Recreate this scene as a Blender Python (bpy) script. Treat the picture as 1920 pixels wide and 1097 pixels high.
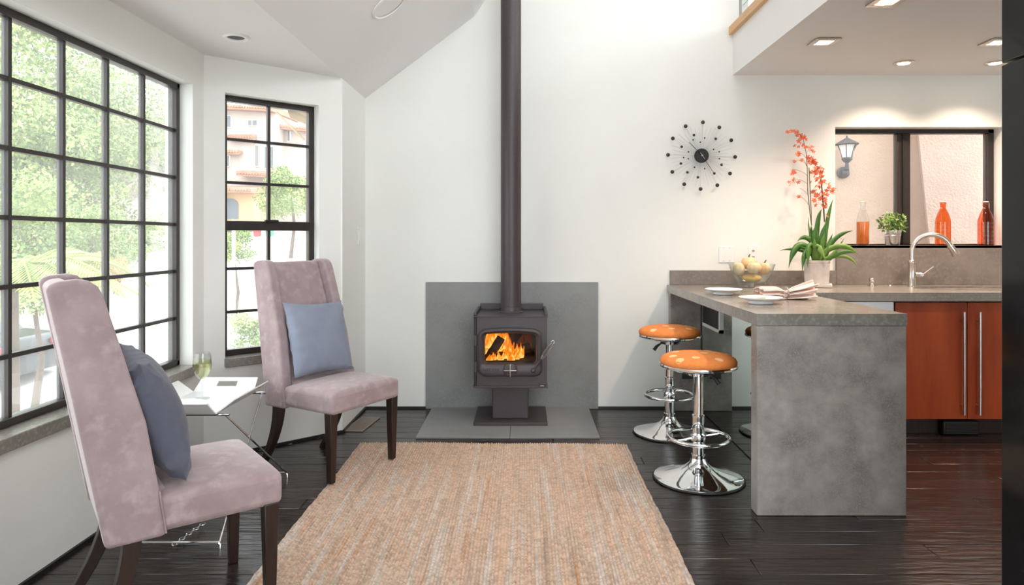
import bpy, bmesh, math, random
import numpy as np
from mathutils import Vector, Matrix
random.seed(7); rng = np.random.default_rng(7)
for o in list(bpy.data.objects): bpy.data.objects.remove(o)
S = bpy.context.scene; COL = S.collection
PI = math.pi

# ------------------------------------------------------------------ camera
F = 1250.0; CX = 985.0; CY = 448.0; EYE = 1.25; YB = 4.914
cam_d = bpy.data.cameras.new('camera'); cam = bpy.data.objects.new('camera', cam_d); COL.objects.link(cam)
cam.location = (0, 0, EYE); cam.rotation_euler = (PI/2, 0, 0)
cam_d.sensor_width = 36; cam_d.sensor_fit = 'HORIZONTAL'; cam_d.lens = 36*F/1920
cam_d.shift_x = -(CX-960)/1920; cam_d.shift_y = -(548.5-CY)/1920
cam_d.clip_start = 0.02; cam_d.clip_end = 300
S.camera = cam
# ------------------------------------------------------------------ sky and exposure
W = bpy.data.worlds.new('sky'); S.world = W; W.use_nodes = True
bg = W.node_tree.nodes['Background']; bg.inputs[0].default_value = (0.93, 0.97, 1.0, 1); bg.inputs[1].default_value = 1.0
vs = S.view_settings; vs.view_transform = 'Standard'; vs.look = 'None'; vs.gamma = 1; vs.use_curve_mapping = False
vs.exposure = 2.45
S.cycles.use_denoising = True
S.cycles.max_bounces = 10; S.cycles.diffuse_bounces = 6; S.cycles.transparent_max_bounces = 24
S.cycles.transmission_bounces = 10; S.cycles.sample_clamp_indirect = 8
S.cycles.caustics_reflective = False; S.cycles.caustics_refractive = False

def P(x, y, d): return Vector(((x-CX)*d/F, d, EYE-(y-CY)*d/F))

# ------------------------------------------------------------------ materials
def nt(name):
    m = bpy.data.materials.new(name); m.use_nodes = True
    return m, m.node_tree, m.node_tree.nodes['Principled BSDF']
def srgb(h):
    h = h.lstrip('#'); c = [int(h[i:i+2], 16)/255 for i in (0, 2, 4)]
    return tuple(((v/12.92) if v <= .04045 else ((v+.055)/1.055)**2.4) for v in c)
def c4(c): return (c[0], c[1], c[2], 1)
def pmat(name, c1, c2=None, scale=5, detail=5, rough=.5, metal=0, bump=0, bscale=None, stretch=(1,1,1), spec=.5,
         sheen=0, coat=0, rand=False, lo=.35, hi=.65, dist=.02, c3=None, s3=40, bstretch=None, rvar=0, trans=0):
    m, t, b = nt(name); N = t.nodes; L = t.links
    b.inputs['Base Color'].default_value = c4(c1); b.inputs['Roughness'].default_value = rough
    b.inputs['Metallic'].default_value = metal; b.inputs['Specular IOR Level'].default_value = spec
    if sheen: b.inputs['Sheen Weight'].default_value = sheen; b.inputs['Sheen Roughness'].default_value = .4; b.inputs['Sheen Tint'].default_value = (1,.95,.95,1)
    if coat: b.inputs['Coat Weight'].default_value = coat; b.inputs['Coat Roughness'].default_value = .08
    if trans: b.inputs['Transmission Weight'].default_value = trans
    if c2 is None and not bump: return m
    tc = N.new('ShaderNodeTexCoord'); vec = tc.outputs['Object']
    if rand:
        oi = N.new('ShaderNodeObjectInfo'); mu = N.new('ShaderNodeMath'); mu.operation = 'MULTIPLY'; mu.inputs[1].default_value = 37
        L.new(oi.outputs['Random'], mu.inputs[0]); ad = N.new('ShaderNodeVectorMath'); ad.operation = 'ADD'
        L.new(vec, ad.inputs[0]); L.new(mu.outputs[0], ad.inputs[1]); vec = ad.outputs[0]
    def mapped(st):
        mp = N.new('ShaderNodeMapping'); mp.inputs['Scale'].default_value = st; L.new(vec, mp.inputs[0]); return mp.outputs[0]
    v1 = mapped(stretch)
    if c2 is not None:
        n = N.new('ShaderNodeTexNoise'); n.inputs['Scale'].default_value = scale; n.inputs['Detail'].default_value = detail
        n.inputs['Roughness'].default_value = .62
        L.new(v1, n.inputs['Vector'])
        r = N.new('ShaderNodeValToRGB'); r.color_ramp.elements[0].position = lo; r.color_ramp.elements[1].position = hi
        r.color_ramp.elements[0].color = c4(c1); r.color_ramp.elements[1].color = c4(c2)
        L.new(n.outputs['Fac'], r.inputs[0]); out = r.outputs[0]
        if c3 is not None:
            n3 = N.new('ShaderNodeTexNoise'); n3.inputs['Scale'].default_value = s3; n3.inputs['Detail'].default_value = 3; L.new(v1, n3.inputs['Vector'])
            r3 = N.new('ShaderNodeValToRGB'); r3.color_ramp.elements[0].position = .5; r3.color_ramp.elements[1].position = .72
            L.new(n3.outputs['Fac'], r3.inputs[0])
            mx = N.new('ShaderNodeMix'); mx.data_type = 'RGBA'; L.new(r3.outputs[0], mx.inputs['Factor']); L.new(out, mx.inputs['A'])
            mx.inputs['B'].default_value = c4(c3); out = mx.outputs['Result']
        if rand:
            hs = N.new('ShaderNodeHueSaturation'); mr = N.new('ShaderNodeMapRange'); mr.inputs['To Min'].default_value = .65; mr.inputs['To Max'].default_value = 1.35
            L.new(oi.outputs['Random'], mr.inputs[0]); L.new(mr.outputs[0], hs.inputs['Value']); L.new(out, hs.inputs['Color']); out = hs.outputs[0]
        L.new(out, b.inputs['Base Color'])
        if rvar:
            mr2 = N.new('ShaderNodeMapRange'); mr2.inputs['To Min'].default_value = rough-rvar; mr2.inputs['To Max'].default_value = rough+rvar
            L.new(n.outputs['Fac'], mr2.inputs[0]); L.new(mr2.outputs[0], b.inputs['Roughness'])
    if bump:
        n2 = N.new('ShaderNodeTexNoise'); n2.inputs['Scale'].default_value = bscale or scale*4; n2.inputs['Detail'].default_value = 3
        L.new(mapped(bstretch or stretch), n2.inputs['Vector'])
        bp = N.new('ShaderNodeBump'); bp.inputs['Strength'].default_value = bump; bp.inputs['Distance'].default_value = dist
        L.new(n2.outputs['Fac'], bp.inputs['Height']); L.new(bp.outputs[0], b.inputs['Normal'])
    return m
def glassmat(name, col, gloss=.07, veil=0):
    m = bpy.data.materials.new(name); m.use_nodes = True; t = m.node_tree; N = t.nodes; L = t.links; N.clear()
    o = N.new('ShaderNodeOutputMaterial'); tr = N.new('ShaderNodeBsdfTransparent'); tr.inputs[0].default_value = c4(col)
    g = N.new('ShaderNodeBsdfGlossy'); g.inputs['Roughness'].default_value = .02
    fr = N.new('ShaderNodeLayerWeight'); fr.inputs[0].default_value = .35
    mp = N.new('ShaderNodeMapRange'); mp.inputs['To Min'].default_value = gloss; mp.inputs['To Max'].default_value = .75
    pw = N.new('ShaderNodeMath'); pw.operation = 'POWER'; pw.inputs[1].default_value = 2.2
    L.new(fr.outputs['Facing'], pw.inputs[0]); L.new(pw.outputs[0], mp.inputs[0])
    mx = N.new('ShaderNodeMixShader'); L.new(mp.outputs[0], mx.inputs[0]); L.new(tr.outputs[0], mx.inputs[1]); L.new(g.outputs[0], mx.inputs[2])
    if veil:
        tl = N.new('ShaderNodeBsdfTranslucent'); tl.inputs[0].default_value = (.9,.93,.92,1); m2 = N.new('ShaderNodeMixShader'); m2.inputs[0].default_value = veil
        L.new(mx.outputs[0], m2.inputs[1]); L.new(tl.outputs[0], m2.inputs[2]); L.new(m2.outputs[0], o.inputs[0]); return m
    L.new(mx.outputs[0], o.inputs[0]); return m
def emat(name, col, st):
    m = bpy.data.materials.new(name); m.use_nodes = True; N = m.node_tree.nodes; N.clear()
    o = N.new('ShaderNodeOutputMaterial'); e = N.new('ShaderNodeEmission'); e.inputs[0].default_value = c4(col); e.inputs[1].default_value = st
    m.node_tree.links.new(e.outputs[0], o.inputs[0]); return m

M = {}
M['wall'] = pmat('wall_paint', (.85,.855,.815), (.875,.88,.845), scale=1.5, rough=.7, bump=.05, bscale=180, spec=.3, dist=.002)
M['ceil'] = pmat('ceiling_paint', (.86,.85,.835), (.88,.87,.86), scale=1.2, rough=.8, bump=.04, bscale=160, spec=.2, dist=.002)
M['plank'] = pmat('dark_wood', (.010,.0062,.0062), (.030,.0175,.016), scale=5, stretch=(1.2,14,1), rough=.25, bump=.55, bscale=5, bstretch=(1.6,9,1), dist=.006, rand=True, spec=.75, rvar=.06)
M['sub'] = pmat('subfloor_dark', (.012,.009,.009), rough=.4)
M['black'] = pmat('black_trim', (.012,.011,.011), rough=.45)
M['winframe'] = pmat('bronze_frame', (.022,.016,.014), (.030,.022,.019), scale=20, rough=.38)
M['pane'] = glassmat('window_glass', (.97,.985,.975), .04, .055)  # white translucent share paints the bright haze over the outside view
M['stoveglass'] = glassmat('stove_glass', (.97,.97,.96), .006)
M['conc'] = pmat('concrete', (.215,.190,.173), (.42,.385,.352), scale=5, detail=14, rough=.45, bump=.10, bscale=90, dist=.002, c3=(.35,.322,.298), s3=140, lo=.38, hi=.64, rvar=.08)
M['conctop'] = pmat('polished_concrete', (.20,.183,.16), (.28,.26,.235), scale=4, detail=8, rough=.2, bump=.03, bscale=120, dist=.001, c3=(.33,.31,.28), s3=60, rvar=.06)
M['backspl'] = pmat('backsplash_concrete', (.19,.162,.145), (.27,.235,.215), scale=4, detail=8, rough=.4, c3=(.27,.24,.22), s3=50)
M['slate'] = pmat('hearth_slate', (.205,.208,.204), (.27,.272,.266), scale=3.0, detail=12, rough=.42, bump=.05, bscale=60, dist=.002, c3=(.26,.27,.275), s3=90, rvar=.1)
M['stove'] = pmat('stove_metal', (.052,.041,.044), (.064,.051,.054), scale=90, rough=.42, bump=.04, bscale=400, dist=.0005)
M['stoveblk'] = pmat('stove_black', (.010,.009,.009), rough=.5)
M['velvet'] = pmat('mauve_velvet', (.32,.237,.245), (.43,.335,.345), scale=4, detail=9, rough=.8, sheen=.55, bump=.10, bscale=70, dist=.004, spec=.15, c3=(.46,.37,.375), s3=22)
M['espresso'] = pmat('espresso_wood', (.020,.010,.008), (.034,.017,.012), scale=12, stretch=(6,6,1), rough=.33)
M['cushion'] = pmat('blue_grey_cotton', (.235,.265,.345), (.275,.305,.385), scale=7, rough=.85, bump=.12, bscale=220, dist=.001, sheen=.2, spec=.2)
M['cushion_shaded'] = pmat('shaded_blue_grey_cotton', (.105,.112,.150), (.135,.142,.185), scale=7, rough=.85, bump=.12, bscale=220, dist=.001, sheen=.2, spec=.2)  # darker copy of the blue-grey cotton, shade put into the colour
M['white'] = pmat('white_lacquer', (.85,.85,.85), rough=.28)
M['china'] = pmat('white_china', (.86,.86,.84), rough=.12)
M['chrome'] = pmat('chrome', (.82,.83,.84), rough=.06, metal=1)
M['nickel'] = pmat('brushed_nickel', (.60,.55,.50), (.66,.61,.56), scale=40, rough=.27, metal=1)
M['steel'] = pmat('brushed_steel', (.62,.62,.63), (.70,.70,.71), scale=8, stretch=(1,1,60), rough=.33, metal=1)
M['galv'] = pmat('galvanised_tin', (.66,.67,.68), (.78,.78,.79), scale=14, rough=.32, metal=1)
M['orange'] = pmat('orange_fabric', (.74,.215,.04), (.80,.26,.06), scale=40, rough=.75, bump=.1, bscale=300, dist=.001)
M['dots'] = pmat('cream_dots', (.88,.55,.27), rough=.8)
M['cherry'] = pmat('cherry_wood', (.28,.040,.011), (.50,.095,.026), scale=3.2, stretch=(2.2,2.2,.35), detail=7, rough=.38, spec=.3, lo=.3, hi=.72)
M['mirror'] = pmat('mirror_glass', (.80,.90,.85), rough=.01, metal=1)
M['gloss'] = pmat('black_gloss', (.010,.010,.011), (.014,.012,.011), scale=2, rough=.10, bump=.02, bscale=6, dist=.002, spec=.3)
M['woven'] = pmat('taupe_woven', (.17,.135,.105), (.27,.22,.18), scale=110, rough=.9, bump=.5, bscale=160, dist=.003)
M['oak'] = pmat('pale_oak', (.62,.36,.17), (.72,.44,.22), scale=4, stretch=(8,.8,8), rough=.5)
M['aluminium'] = pmat('grey_aluminium', (.38,.40,.38), rough=.4, metal=.6)
M['brass'] = pmat('bronze_register', (.27,.22,.18), rough=.45, metal=.3)
M['plate'] = pmat('white_plastic', (.86,.86,.85), rough=.35)
M['leaf'] = pmat('orchid_leaf', (.030,.115,.018), (.085,.22,.035), scale=6, rough=.42, stretch=(1,1,1))
M['leaf2'] = pmat('orchid_leaf_pale', (.12,.26,.04), (.20,.33,.07), scale=6, rough=.42)
M['stem'] = pmat('flower_stem', (.12,.10,.05), (.07,.10,.035), scale=30, rough=.6)
M['petal'] = pmat('coral_petal', (.75,.13,.055), (.85,.24,.11), scale=30, rough=.6)
M['whitewash'] = pmat('whitewashed_clay', (.50,.44,.40), (.66,.61,.57), scale=9, detail=7, rough=.75)
M['soil'] = pmat('moss_soil', (.05,.045,.02), (.09,.08,.03), scale=30, rough=.9)
M['gourd'] = pmat('cream_gourd', (.72,.52,.28), (.84,.68,.46), scale=9, rough=.5)
M['gourd2'] = pmat('peach_gourd', (.80,.50,.25), (.85,.62,.40), scale=14, rough=.5)
M['gourd3'] = pmat('yellow_gourd', (.78,.50,.12), (.82,.58,.2), scale=9, rough=.45)
M['bowlglass'] = glassmat('clear_glass', (.95,.97,.96), .06)
M['wine'] = glassmat('white_wine', (.97,.955,.72), .04)
M['oliquid'] = pmat('orange_drink', (.95,.22,.015), rough=.15, trans=.35)
M['oglass'] = glassmat('orange_glass', (.97,.42,.14), .06)
M['oglass2'] = glassmat('red_orange_glass', (.96,.36,.14), .06)
M['bushleaf'] = pmat('herb_leaf', (.06,.16,.025), (.30,.42,.10), scale=18, rough=.5, lo=.4, hi=.62)
M['cloth1'] = pmat('linen_white', (.80,.73,.68), rough=.9)
M['stucco'] = pmat('peach_stucco', (.60,.45,.36), (.64,.49,.40), scale=6, rough=.9, bump=.6, bscale=55, dist=.012)
M['stucco2'] = pmat('pink_stucco', (.47,.345,.29), (.53,.39,.33), scale=6, rough=.9, bump=.8, bscale=45, dist=.015)
M['lantern'] = pmat('grey_lantern_metal', (.07,.08,.095), rough=.45, metal=.4)
M['frost'] = pmat('frosted_glass', (.75,.77,.78), rough=.3)

# ------------------------------------------------------------------ mesh helpers
class MB:
    def __init__(s): s.v = []; s.f = []; s.m = []
    def add(s, vs_, fs, mi=0):
        b = len(s.v); s.v += [tuple(p) for p in vs_]; s.f += [[i+b for i in f] for f in fs]; s.m += [mi]*len(fs); return s
    def box(s, x0, x1, y0, y1, z0, z1, mi=0):
        v = [(x0,y0,z0),(x1,y0,z0),(x1,y1,z0),(x0,y1,z0),(x0,y0,z1),(x1,y0,z1),(x1,y1,z1),(x0,y1,z1)]
        return s.add(v, [(0,3,2,1),(4,5,6,7),(0,1,5,4),(1,2,6,5),(2,3,7,6),(3,0,4,7)], mi)
    def hexa(s, v, mi=0):
        return s.add(v, [(0,3,2,1),(4,5,6,7),(0,1,5,4),(1,2,6,5),(2,3,7,6),(3,0,4,7)], mi)
    def prism(s, poly, a0, a1, axis='x', mi=0):
        n = len(poly)
        def mk(p, a):
            return {'x': (a, p[0], p[1]), 'y': (p[0], a, p[1]), 'z': (p[0], p[1], a)}[axis]
        v = [mk(p, a0) for p in poly]+[mk(p, a1) for p in poly]
        f = [list(range(n))[::-1], list(range(n, 2*n))]+[(i, (i+1) % n, n+(i+1) % n, n+i) for i in range(n)]
        return s.add(v, f, mi)
    def lathe(s, prof, n=32, c=(0,0,0), mi=0, cap=True):
        v = []; f = []
        for r, z in prof:
            for k in range(n):
                a = 2*PI*k/n; v.append((c[0]+r*math.cos(a), c[1]+r*math.sin(a), c[2]+z))
        for i in range(len(prof)-1):
            for k in range(n):
                f.append((i*n+k, i*n+(k+1) % n, (i+1)*n+(k+1) % n, (i+1)*n+k))
        if cap:
            f.append(list(range(n))[::-1]); f.append([(len(prof)-1)*n+k for k in range(n)])
        return s.add(v, f, mi)
    def tube(s, path, r, n=8, mi=0, cap=True, closed=False):
        path = [Vector(p) for p in path]; rs = r if isinstance(r, (list, tuple)) else [r]*len(path)
        v = []; f = []; up = None; L_ = len(path)
        for i, p in enumerate(path):
            if closed: t = path[(i+1) % L_]-path[i-1]
            else: t = path[min(i+1, L_-1)]-path[max(i-1, 0)]
            t.normalize()
            if up is None: up = Vector((0,0,1)) if abs(t.z) < .9 else Vector((1,0,0))
            a = t.cross(up)
            if a.length < 1e-6: a = t.orthogonal()
            a.normalize(); up = a.cross(t).normalized()
            for k in range(n):
                an = 2*PI*k/n; v.append(p+(a*math.cos(an)+up*math.sin(an))*rs[i])
        for i in range(L_ if closed else L_-1):
            j = (i+1) % L_
            for k in range(n): f.append((i*n+k, i*n+(k+1) % n, j*n+(k+1) % n, j*n+k))
        if cap and not closed: f.append(list(range(n))[::-1]); f.append([(L_-1)*n+k for k in range(n)])
        return s.add(v, f, mi)
    def sphere(s, c, r, n=12, m=8, mi=0, sq=(1,1,1)):
        v = [(c[0], c[1], c[2]-r*sq[2])]; f = []
        for i in range(1, m):
            a = PI*i/m
            for k in range(n):
                b = 2*PI*k/n; v.append((c[0]+r*sq[0]*math.sin(a)*math.cos(b), c[1]+r*sq[1]*math.sin(a)*math.sin(b), c[2]-r*sq[2]*math.cos(a)))
        v.append((c[0], c[1], c[2]+r*sq[2])); T = len(v)-1
        for k in range(n): f.append((0, 1+(k+1) % n, 1+k)); f.append((T, T-n+k, T-n+(k+1) % n))
        for i in range(m-2):
            for k in range(n): f.append((1+i*n+k, 1+i*n+(k+1) % n, 1+(i+1)*n+(k+1) % n, 1+(i+1)*n+k))
        return s.add(v, f, mi)
    def xf(s, mat):
        s.v = [tuple(mat @ Vector(p)) for p in s.v]; return s
    def obj(s, name, mat, parent=None, bevel=0, smooth=False, seg=2, angle=35, subd=0):
        me = bpy.data.meshes.new(name); me.from_pydata(s.v, [], s.f)
        mats = mat if isinstance(mat, (list, tuple)) else [mat]
        for m_ in mats: me.materials.append(M[m_] if isinstance(m_, str) else m_)
        if len(mats) > 1: me.polygons.foreach_set('material_index', s.m)
        bm = bmesh.new(); bm.from_mesh(me); bmesh.ops.recalc_face_normals(bm, faces=bm.faces[:]); bm.to_mesh(me); bm.free()
        return link(name, me, parent, bevel, smooth, seg, angle, subd)
def link(name, me, parent=None, bevel=0, smooth=False, seg=2, angle=35, subd=0):
    o = bpy.data.objects.new(name, me); COL.objects.link(o); o.parent = parent
    if bevel:
        b = o.modifiers.new('bevel', 'BEVEL'); b.width = bevel; b.segments = seg; b.limit_method = 'ANGLE'; b.angle_limit = math.radians(angle)
        b.harden_normals = False; smooth = True
    if subd:
        b = o.modifiers.new('subdivision', 'SUBSURF'); b.levels = subd; b.render_levels = subd; smooth = True
    if smooth:
        me.polygons.foreach_set('use_smooth', [True]*len(me.polygons))
        if not subd: me.set_sharp_from_angle(angle=math.radians(40))
    return o
def tag(o, label=None, cat=None, group=None, kind=None):
    if label: o['label'] = label
    if cat: o['category'] = cat
    if group: o['group'] = group
    if kind: o['kind'] = kind
    return o
def thing(name, label, cat, loc=(0,0,0), rz=0, group=None):
    o = bpy.data.objects.new(name, None); COL.objects.link(o); o.location = loc; o.rotation_euler = (0,0,rz); o.empty_display_size = .1
    return tag(o, label, cat, group)
def struct(o, label=None): o['kind'] = 'structure'; return tag(o, label) if label else o
def dup(root, loc, rz, label, parent=None):
    r = root.copy(); COL.objects.link(r); r.location = loc; r.rotation_euler = (0,0,rz); r.parent = parent
    if label: r['label'] = label
    for ch in list(root.children):
        c = ch.copy(); COL.objects.link(c); c.parent = r
        for g in ch.children:
            d = g.copy(); COL.objects.link(d); d.parent = c
    return r
def inst(name, me, parent, loc=(0,0,0), rot=(0,0,0), sc=(1,1,1)):
    o = bpy.data.objects.new(name, me); COL.objects.link(o); o.parent = parent; o.location = loc; o.rotation_euler = rot; o.scale = sc; return o
def bez(p0, p1, p2, n=10):
    p0, p1, p2 = Vector(p0), Vector(p1), Vector(p2)
    return [p0*(1-t)**2+p1*2*t*(1-t)+p2*t*t for t in [i/(n-1) for i in range(n)]]

# ================================================================== THE SETTING
A = Vector((-1.81, 3.752, 0)); B = Vector((-1.18, 4.31, 0)); AB = B-A; LAB = AB.length; dAB = AB/LAB; nAB = Vector((-dAB.y, dAB.x, 0))
ZSILL = .565; ZTOP = 2.092; ZBAY = 2.287; XL = -1.81; XR = 4.3; YREAR = -3.0; ZHI = 4.6
XLOFT = 1.529; ZLOFT = 2.457
# floor
fl = struct(MB().box(-1.95, XR, YREAR, 5.0, -.12, -.016).obj('floor', 'sub'), 'dark hand-scraped hardwood plank floor')
PW = .1215
pl_mesh = {}
for Ln in (.55, .9, 1.25, 1.6):
    g = MB().box(0, Ln-.0025, 0, PW-.0022, -.016, 0)
    o = g.obj('plank', 'plank', fl, bevel=.0022, seg=1); pl_mesh[Ln] = o.data; bpy.data.objects.remove(o)
row = 0; y = YB-.0
while y > .35:
    y -= PW; row += 1
    xs = -1.86 if y < 3.68 else (-1.86+(y-3.68)*.63/.558*1.0 if y < 4.25 else -1.2)
    x = xs-random.uniform(0, .5) if y < 3.5 else xs
    while x < 4.2:
        Ln = random.choice((.9, 1.25, 1.6, 1.6, 1.25)); 
        o = inst('plank', pl_mesh[Ln], fl, (x, y, random.uniform(-.0006, .0006)))
        b = o.modifiers.new('bevel', 'BEVEL'); b.width = .0022; b.segments = 1
        x += Ln
# back wall with kitchen window opening
KX0, KX1, KZ0, KZ1 = 2.284, 3.525, 1.20, 2.075
wb = MB(); T = .2
wb.box(-1.33, KX0, YB, YB+T, -.05, ZHI+.1); wb.box(KX1, XR+.1, YB, YB+T, -.05, ZHI+.1)
wb.box(KX0, KX1, YB, YB+T, -.05, KZ0-.02); wb.box(KX0, KX1, YB, YB+T, KZ1, ZHI+.1)
struct(wb.obj('wall_back', 'wall'), 'off-white plaster wall behind the wood stove')
# left window wall
LY0, LY1 = 1.27, 3.628
wl = MB(); 
wl.box(XL-.15, XL, LY1, 3.752, -.05, ZBAY+.05); wl.box(XL-.15, XL, .9, LY0, -.05, ZBAY+.05)
wl.box(XL-.15, XL, LY0, LY1, -.05, .515); wl.box(XL-.15, XL, LY0, LY1, ZTOP, ZBAY+.05)
struct(wl.obj('wall_left', 'wall'))
# angled bay wall
U0, U1 = .115, .68
wa = MB()
wa.box(-.02, U0, 0, .14, -.05, ZBAY+.05); wa.box(U1, LAB, 0, .14, -.05, ZBAY+.05)
wa.box(U0, U1, 0, .14, -.05, .515); wa.box(U0, U1, 0, .14, ZTOP, ZBAY+.05)
MAB = Matrix(((dAB.x, nAB.x, 0, A.x), (dAB.y, nAB.y, 0, A.y), (0,0,1,0), (0,0,0,1)))
wa.xf(MAB); struct(wa.obj('wall_bay', 'wall'))
struct(MB().box(-1.33, -1.18, 4.30, YB, -.05, ZBAY+.06).obj('wall_return', 'wall'))
# near part of the bay and the rest of the left wall, rear and right walls with glazing added for daylight
nb = MB(); nb.prism([(-1.81,.9),(-1.18,.34),(-1.28,.24),(-1.96,.9)], -.05, ZBAY+.05, 'z'); nb.box(-1.33, -1.18, YREAR, .34, -.05, ZBAY+.06)
struct(nb.obj('wall_left_front', 'wall'))
rw = MB().box(XR, XR+.15, YREAR, YB+.1, -.05, 3.0); rw.box(XR, XR+.15, YREAR, YB+.1, 4.4, ZHI+.1); rw.box(XR, XR+.15, YREAR, -2.5, 3.0, 4.4); rw.box(XR, XR+.15, 4.5, YB+.1, 3.0, 4.4)
struct(rw.obj('wall_right', 'wall'))
w6 = MB()
for yy in (-2.5, -1.1, .3, 1.7, 3.1, 4.44): w6.box(XR+.05, XR+.1, yy, yy+.06, 3.0, 4.4)
for zz in (3.0, 4.34): w6.box(XR+.05, XR+.1, -2.5, 4.5, zz, zz+.06)
struct(w6.obj('added_loft_window', 'winframe'))  # unseen loft glazing, added to light the sloping ceiling
wr = MB(); wr.box(-1.33, -1.0, YREAR-.15, YREAR, -.05, ZHI); wr.box(4.1, XR+.1, YREAR-.15, YREAR, -.05, ZHI)
wr.box(-1.0, 4.1, YREAR-.15, YREAR, 4.25, ZHI+.1); wr.box(-1.0, 4.1, YREAR-.15, YREAR, -.05, .1); wr.box(-1.0, 4.1, YREAR-.15, YREAR, 2.45, 2.8)
struct(wr.obj('wall_rear', 'wall'))
w4 = MB()
for xx in (-1.0, .25, 1.5, 2.8, 4.04): w4.box(xx, xx+.06, YREAR-.1, YREAR-.04, .1, 2.45); w4.box(xx, xx+.06, YREAR-.1, YREAR-.04, 2.8, 4.25)
for zz in (.1, 2.39, 2.8, 4.19): w4.box(-1.0, 4.1, YREAR-.1, YREAR-.04, zz, zz+.06)
struct(w4.obj('added_rear_window', 'winframe'))  # unseen rear glazing, added to bring in daylight
# ceilings
cz = MB().box(-1.97, -1.18, .2, 4.42, ZBAY, ZBAY+.1); struct(cz.obj('ceiling', 'ceil'), 'flat white ceiling over the bay window')
cv = MB()
for (a, b) in (((-1.18, 2.284), (-.373, 2.893)), ((-.373, 2.893), (.75, 4.6))):
    cv.prism([a, b, (b[0]-.03, b[1]+.12), (a[0]-.03, a[1]+.12)], YREAR, YB+.02, 'y')
SKX0, SKX1, SKY0, SKY1 = .8, 2.0, -1.5, 2.9
cv.box(.72, XR, YREAR, SKY0, ZHI, ZHI+.12); cv.box(.72, XR, SKY1, YB+.05, ZHI, ZHI+.12)
cv.box(.66, SKX0, SKY0, SKY1, ZHI, ZHI+.12); cv.box(SKX1, XR, SKY0, SKY1, ZHI, ZHI+.12)
struct(cv.obj('ceiling', 'ceil'), 'sloping vaulted white ceiling')
sk = MB()
for yy in (-1.5, 0, 1.4, 2.85): sk.box(SKX0, SKX1, yy, yy+.05, ZHI+.04, ZHI+.1)
sk.box(SKX0, SKX0+.05, SKY0, SKY1, ZHI+.04, ZHI+.1); sk.box(SKX1-.05, SKX1, SKY0, SKY1, ZHI+.04, ZHI+.1)
struct(sk.obj('added_skylight', 'winframe'))  # unseen skylight, added to brighten the room
lf = MB().box(XLOFT, XR, YREAR, YB, ZLOFT, 2.79); struct(lf.obj('ceiling', 'ceil'), 'white underside and edge of the loft above the kitchen')
# shadow gap at the foot of the walls, drawn as thin black strips
def gap_strip(nm, p, q, h=.016, t=.012):
    p, q = Vector((p[0], p[1], 0)), Vector((q[0], q[1], 0)); d = (q-p).normalized(); n = Vector((d.y, -d.x, 0))
    g = MB(); g.hexa([p, q, q+n*t, p+n*t, p+Vector((0,0,h)), q+Vector((0,0,h)), q+n*t+Vector((0,0,h)), p+n*t+Vector((0,0,h))])
    struct(g.obj(nm, 'black'))
gap_strip('shadow_gap_back', (-1.18, YB), (1.05, YB)); gap_strip('shadow_gap_left', (XL, 1.0), (XL, 3.752)); gap_strip('shadow_gap_bay', (A.x, A.y), (B.x, B.y)); gap_strip('shadow_gap_return', (-1.18, 4.31), (-1.18, YB))
# sills
s1 = MB().box(XL-.13, XL+.028, LY0-.03, LY1+.012, .513, ZSILL); struct(s1.obj('trim_1', 'conctop', bevel=.004), 'grey concrete sill under the long window')
s2 = MB().box(U0-.004, U1+.012, -.028, .12, .513, ZSILL); s2.xf(MAB); struct(s2.obj('trim_2', 'conctop', bevel=.004), 'grey concrete sill under the narrow window')

# ---- windows: frame is the parent, muntins and panes its children
def make_window(nm, M4, u0, u1, z0, z1, cols, rows, fw=.035, mw=.017, midrail=None, label=None, v0=.07, v1=.12):
    g = MB(); g.box(u0, u0+fw, v0, v1, z0, z1); g.box(u1-fw, u1, v0, v1, z0, z1); g.box(u0, u1, v0, v1, z0, z0+fw); g.box(u0, u1, v0, v1, z1-fw, z1)
    fr = g.xf(M4).obj(nm, 'winframe', bevel=.003); struct(fr, label)
    us = [u0+(u1-u0)*i/cols for i in range(cols+1)] if isinstance(cols, int) else cols
    zs = [z0+(z1-z0)*i/rows for i in range(rows+1)] if isinstance(rows, int) else rows
    vm = (v0+v1)/2
    for u in us[1:-1]: MB().box(u-mw/2, u+mw/2, vm-.013, vm+.013, z0+fw, z1-fw).xf(M4).obj('muntin', 'winframe', fr)
    for z in zs[1:-1]:
        if midrail and abs(z-midrail) < .05:
            MB().box(u0+fw*.6, u1-fw*.6, v0-.012, v1-.002, z-.028, z+.028).xf(M4).obj('meeting_rail', 'winframe', fr, bevel=.004)
        else: MB().box(u0+fw, u1-fw, vm-.012, vm+.012, z-mw/2, z+mw/2).xf(M4).obj('muntin', 'winframe', fr)
    for i in range(len(us)-1):
        for j in range(len(zs)-1):
            MB().box(us[i]+mw/2, us[i+1]-mw/2, vm-.002, vm+.002, zs[j]+mw/2, zs[j+1]-mw/2).xf(M4).obj('pane', 'pane', fr)
    return fr
ML = Matrix(((0,-1,0,XL), (1,0,0,0), (0,0,1,0), (0,0,0,1)))      # u = +Y, v = -X
ys = [3.6-.288*k for k in range(9)][::-1]
make_window('window_1', ML, LY0, LY1, ZSILL, ZTOP, [LY0]+ys[1:-1]+[LY1], 6, fw=.03, label='long steel-framed window of many small panes')
w2 = make_window('window_2', MAB, U0, U1, ZSILL, ZTOP, 2, 6, fw=.034, midrail=1.33, label='narrow dark-framed sash window')
MB().box(.36, .44, .035, .062, 1.352, 1.366).xf(MAB).obj('sash_lock', 'black', w2, bevel=.003)
MK = Matrix(((1,0,0,0), (0,1,0,YB), (0,0,1,0), (0,0,0,1)))
kw = MB(); f3 = .032
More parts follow.
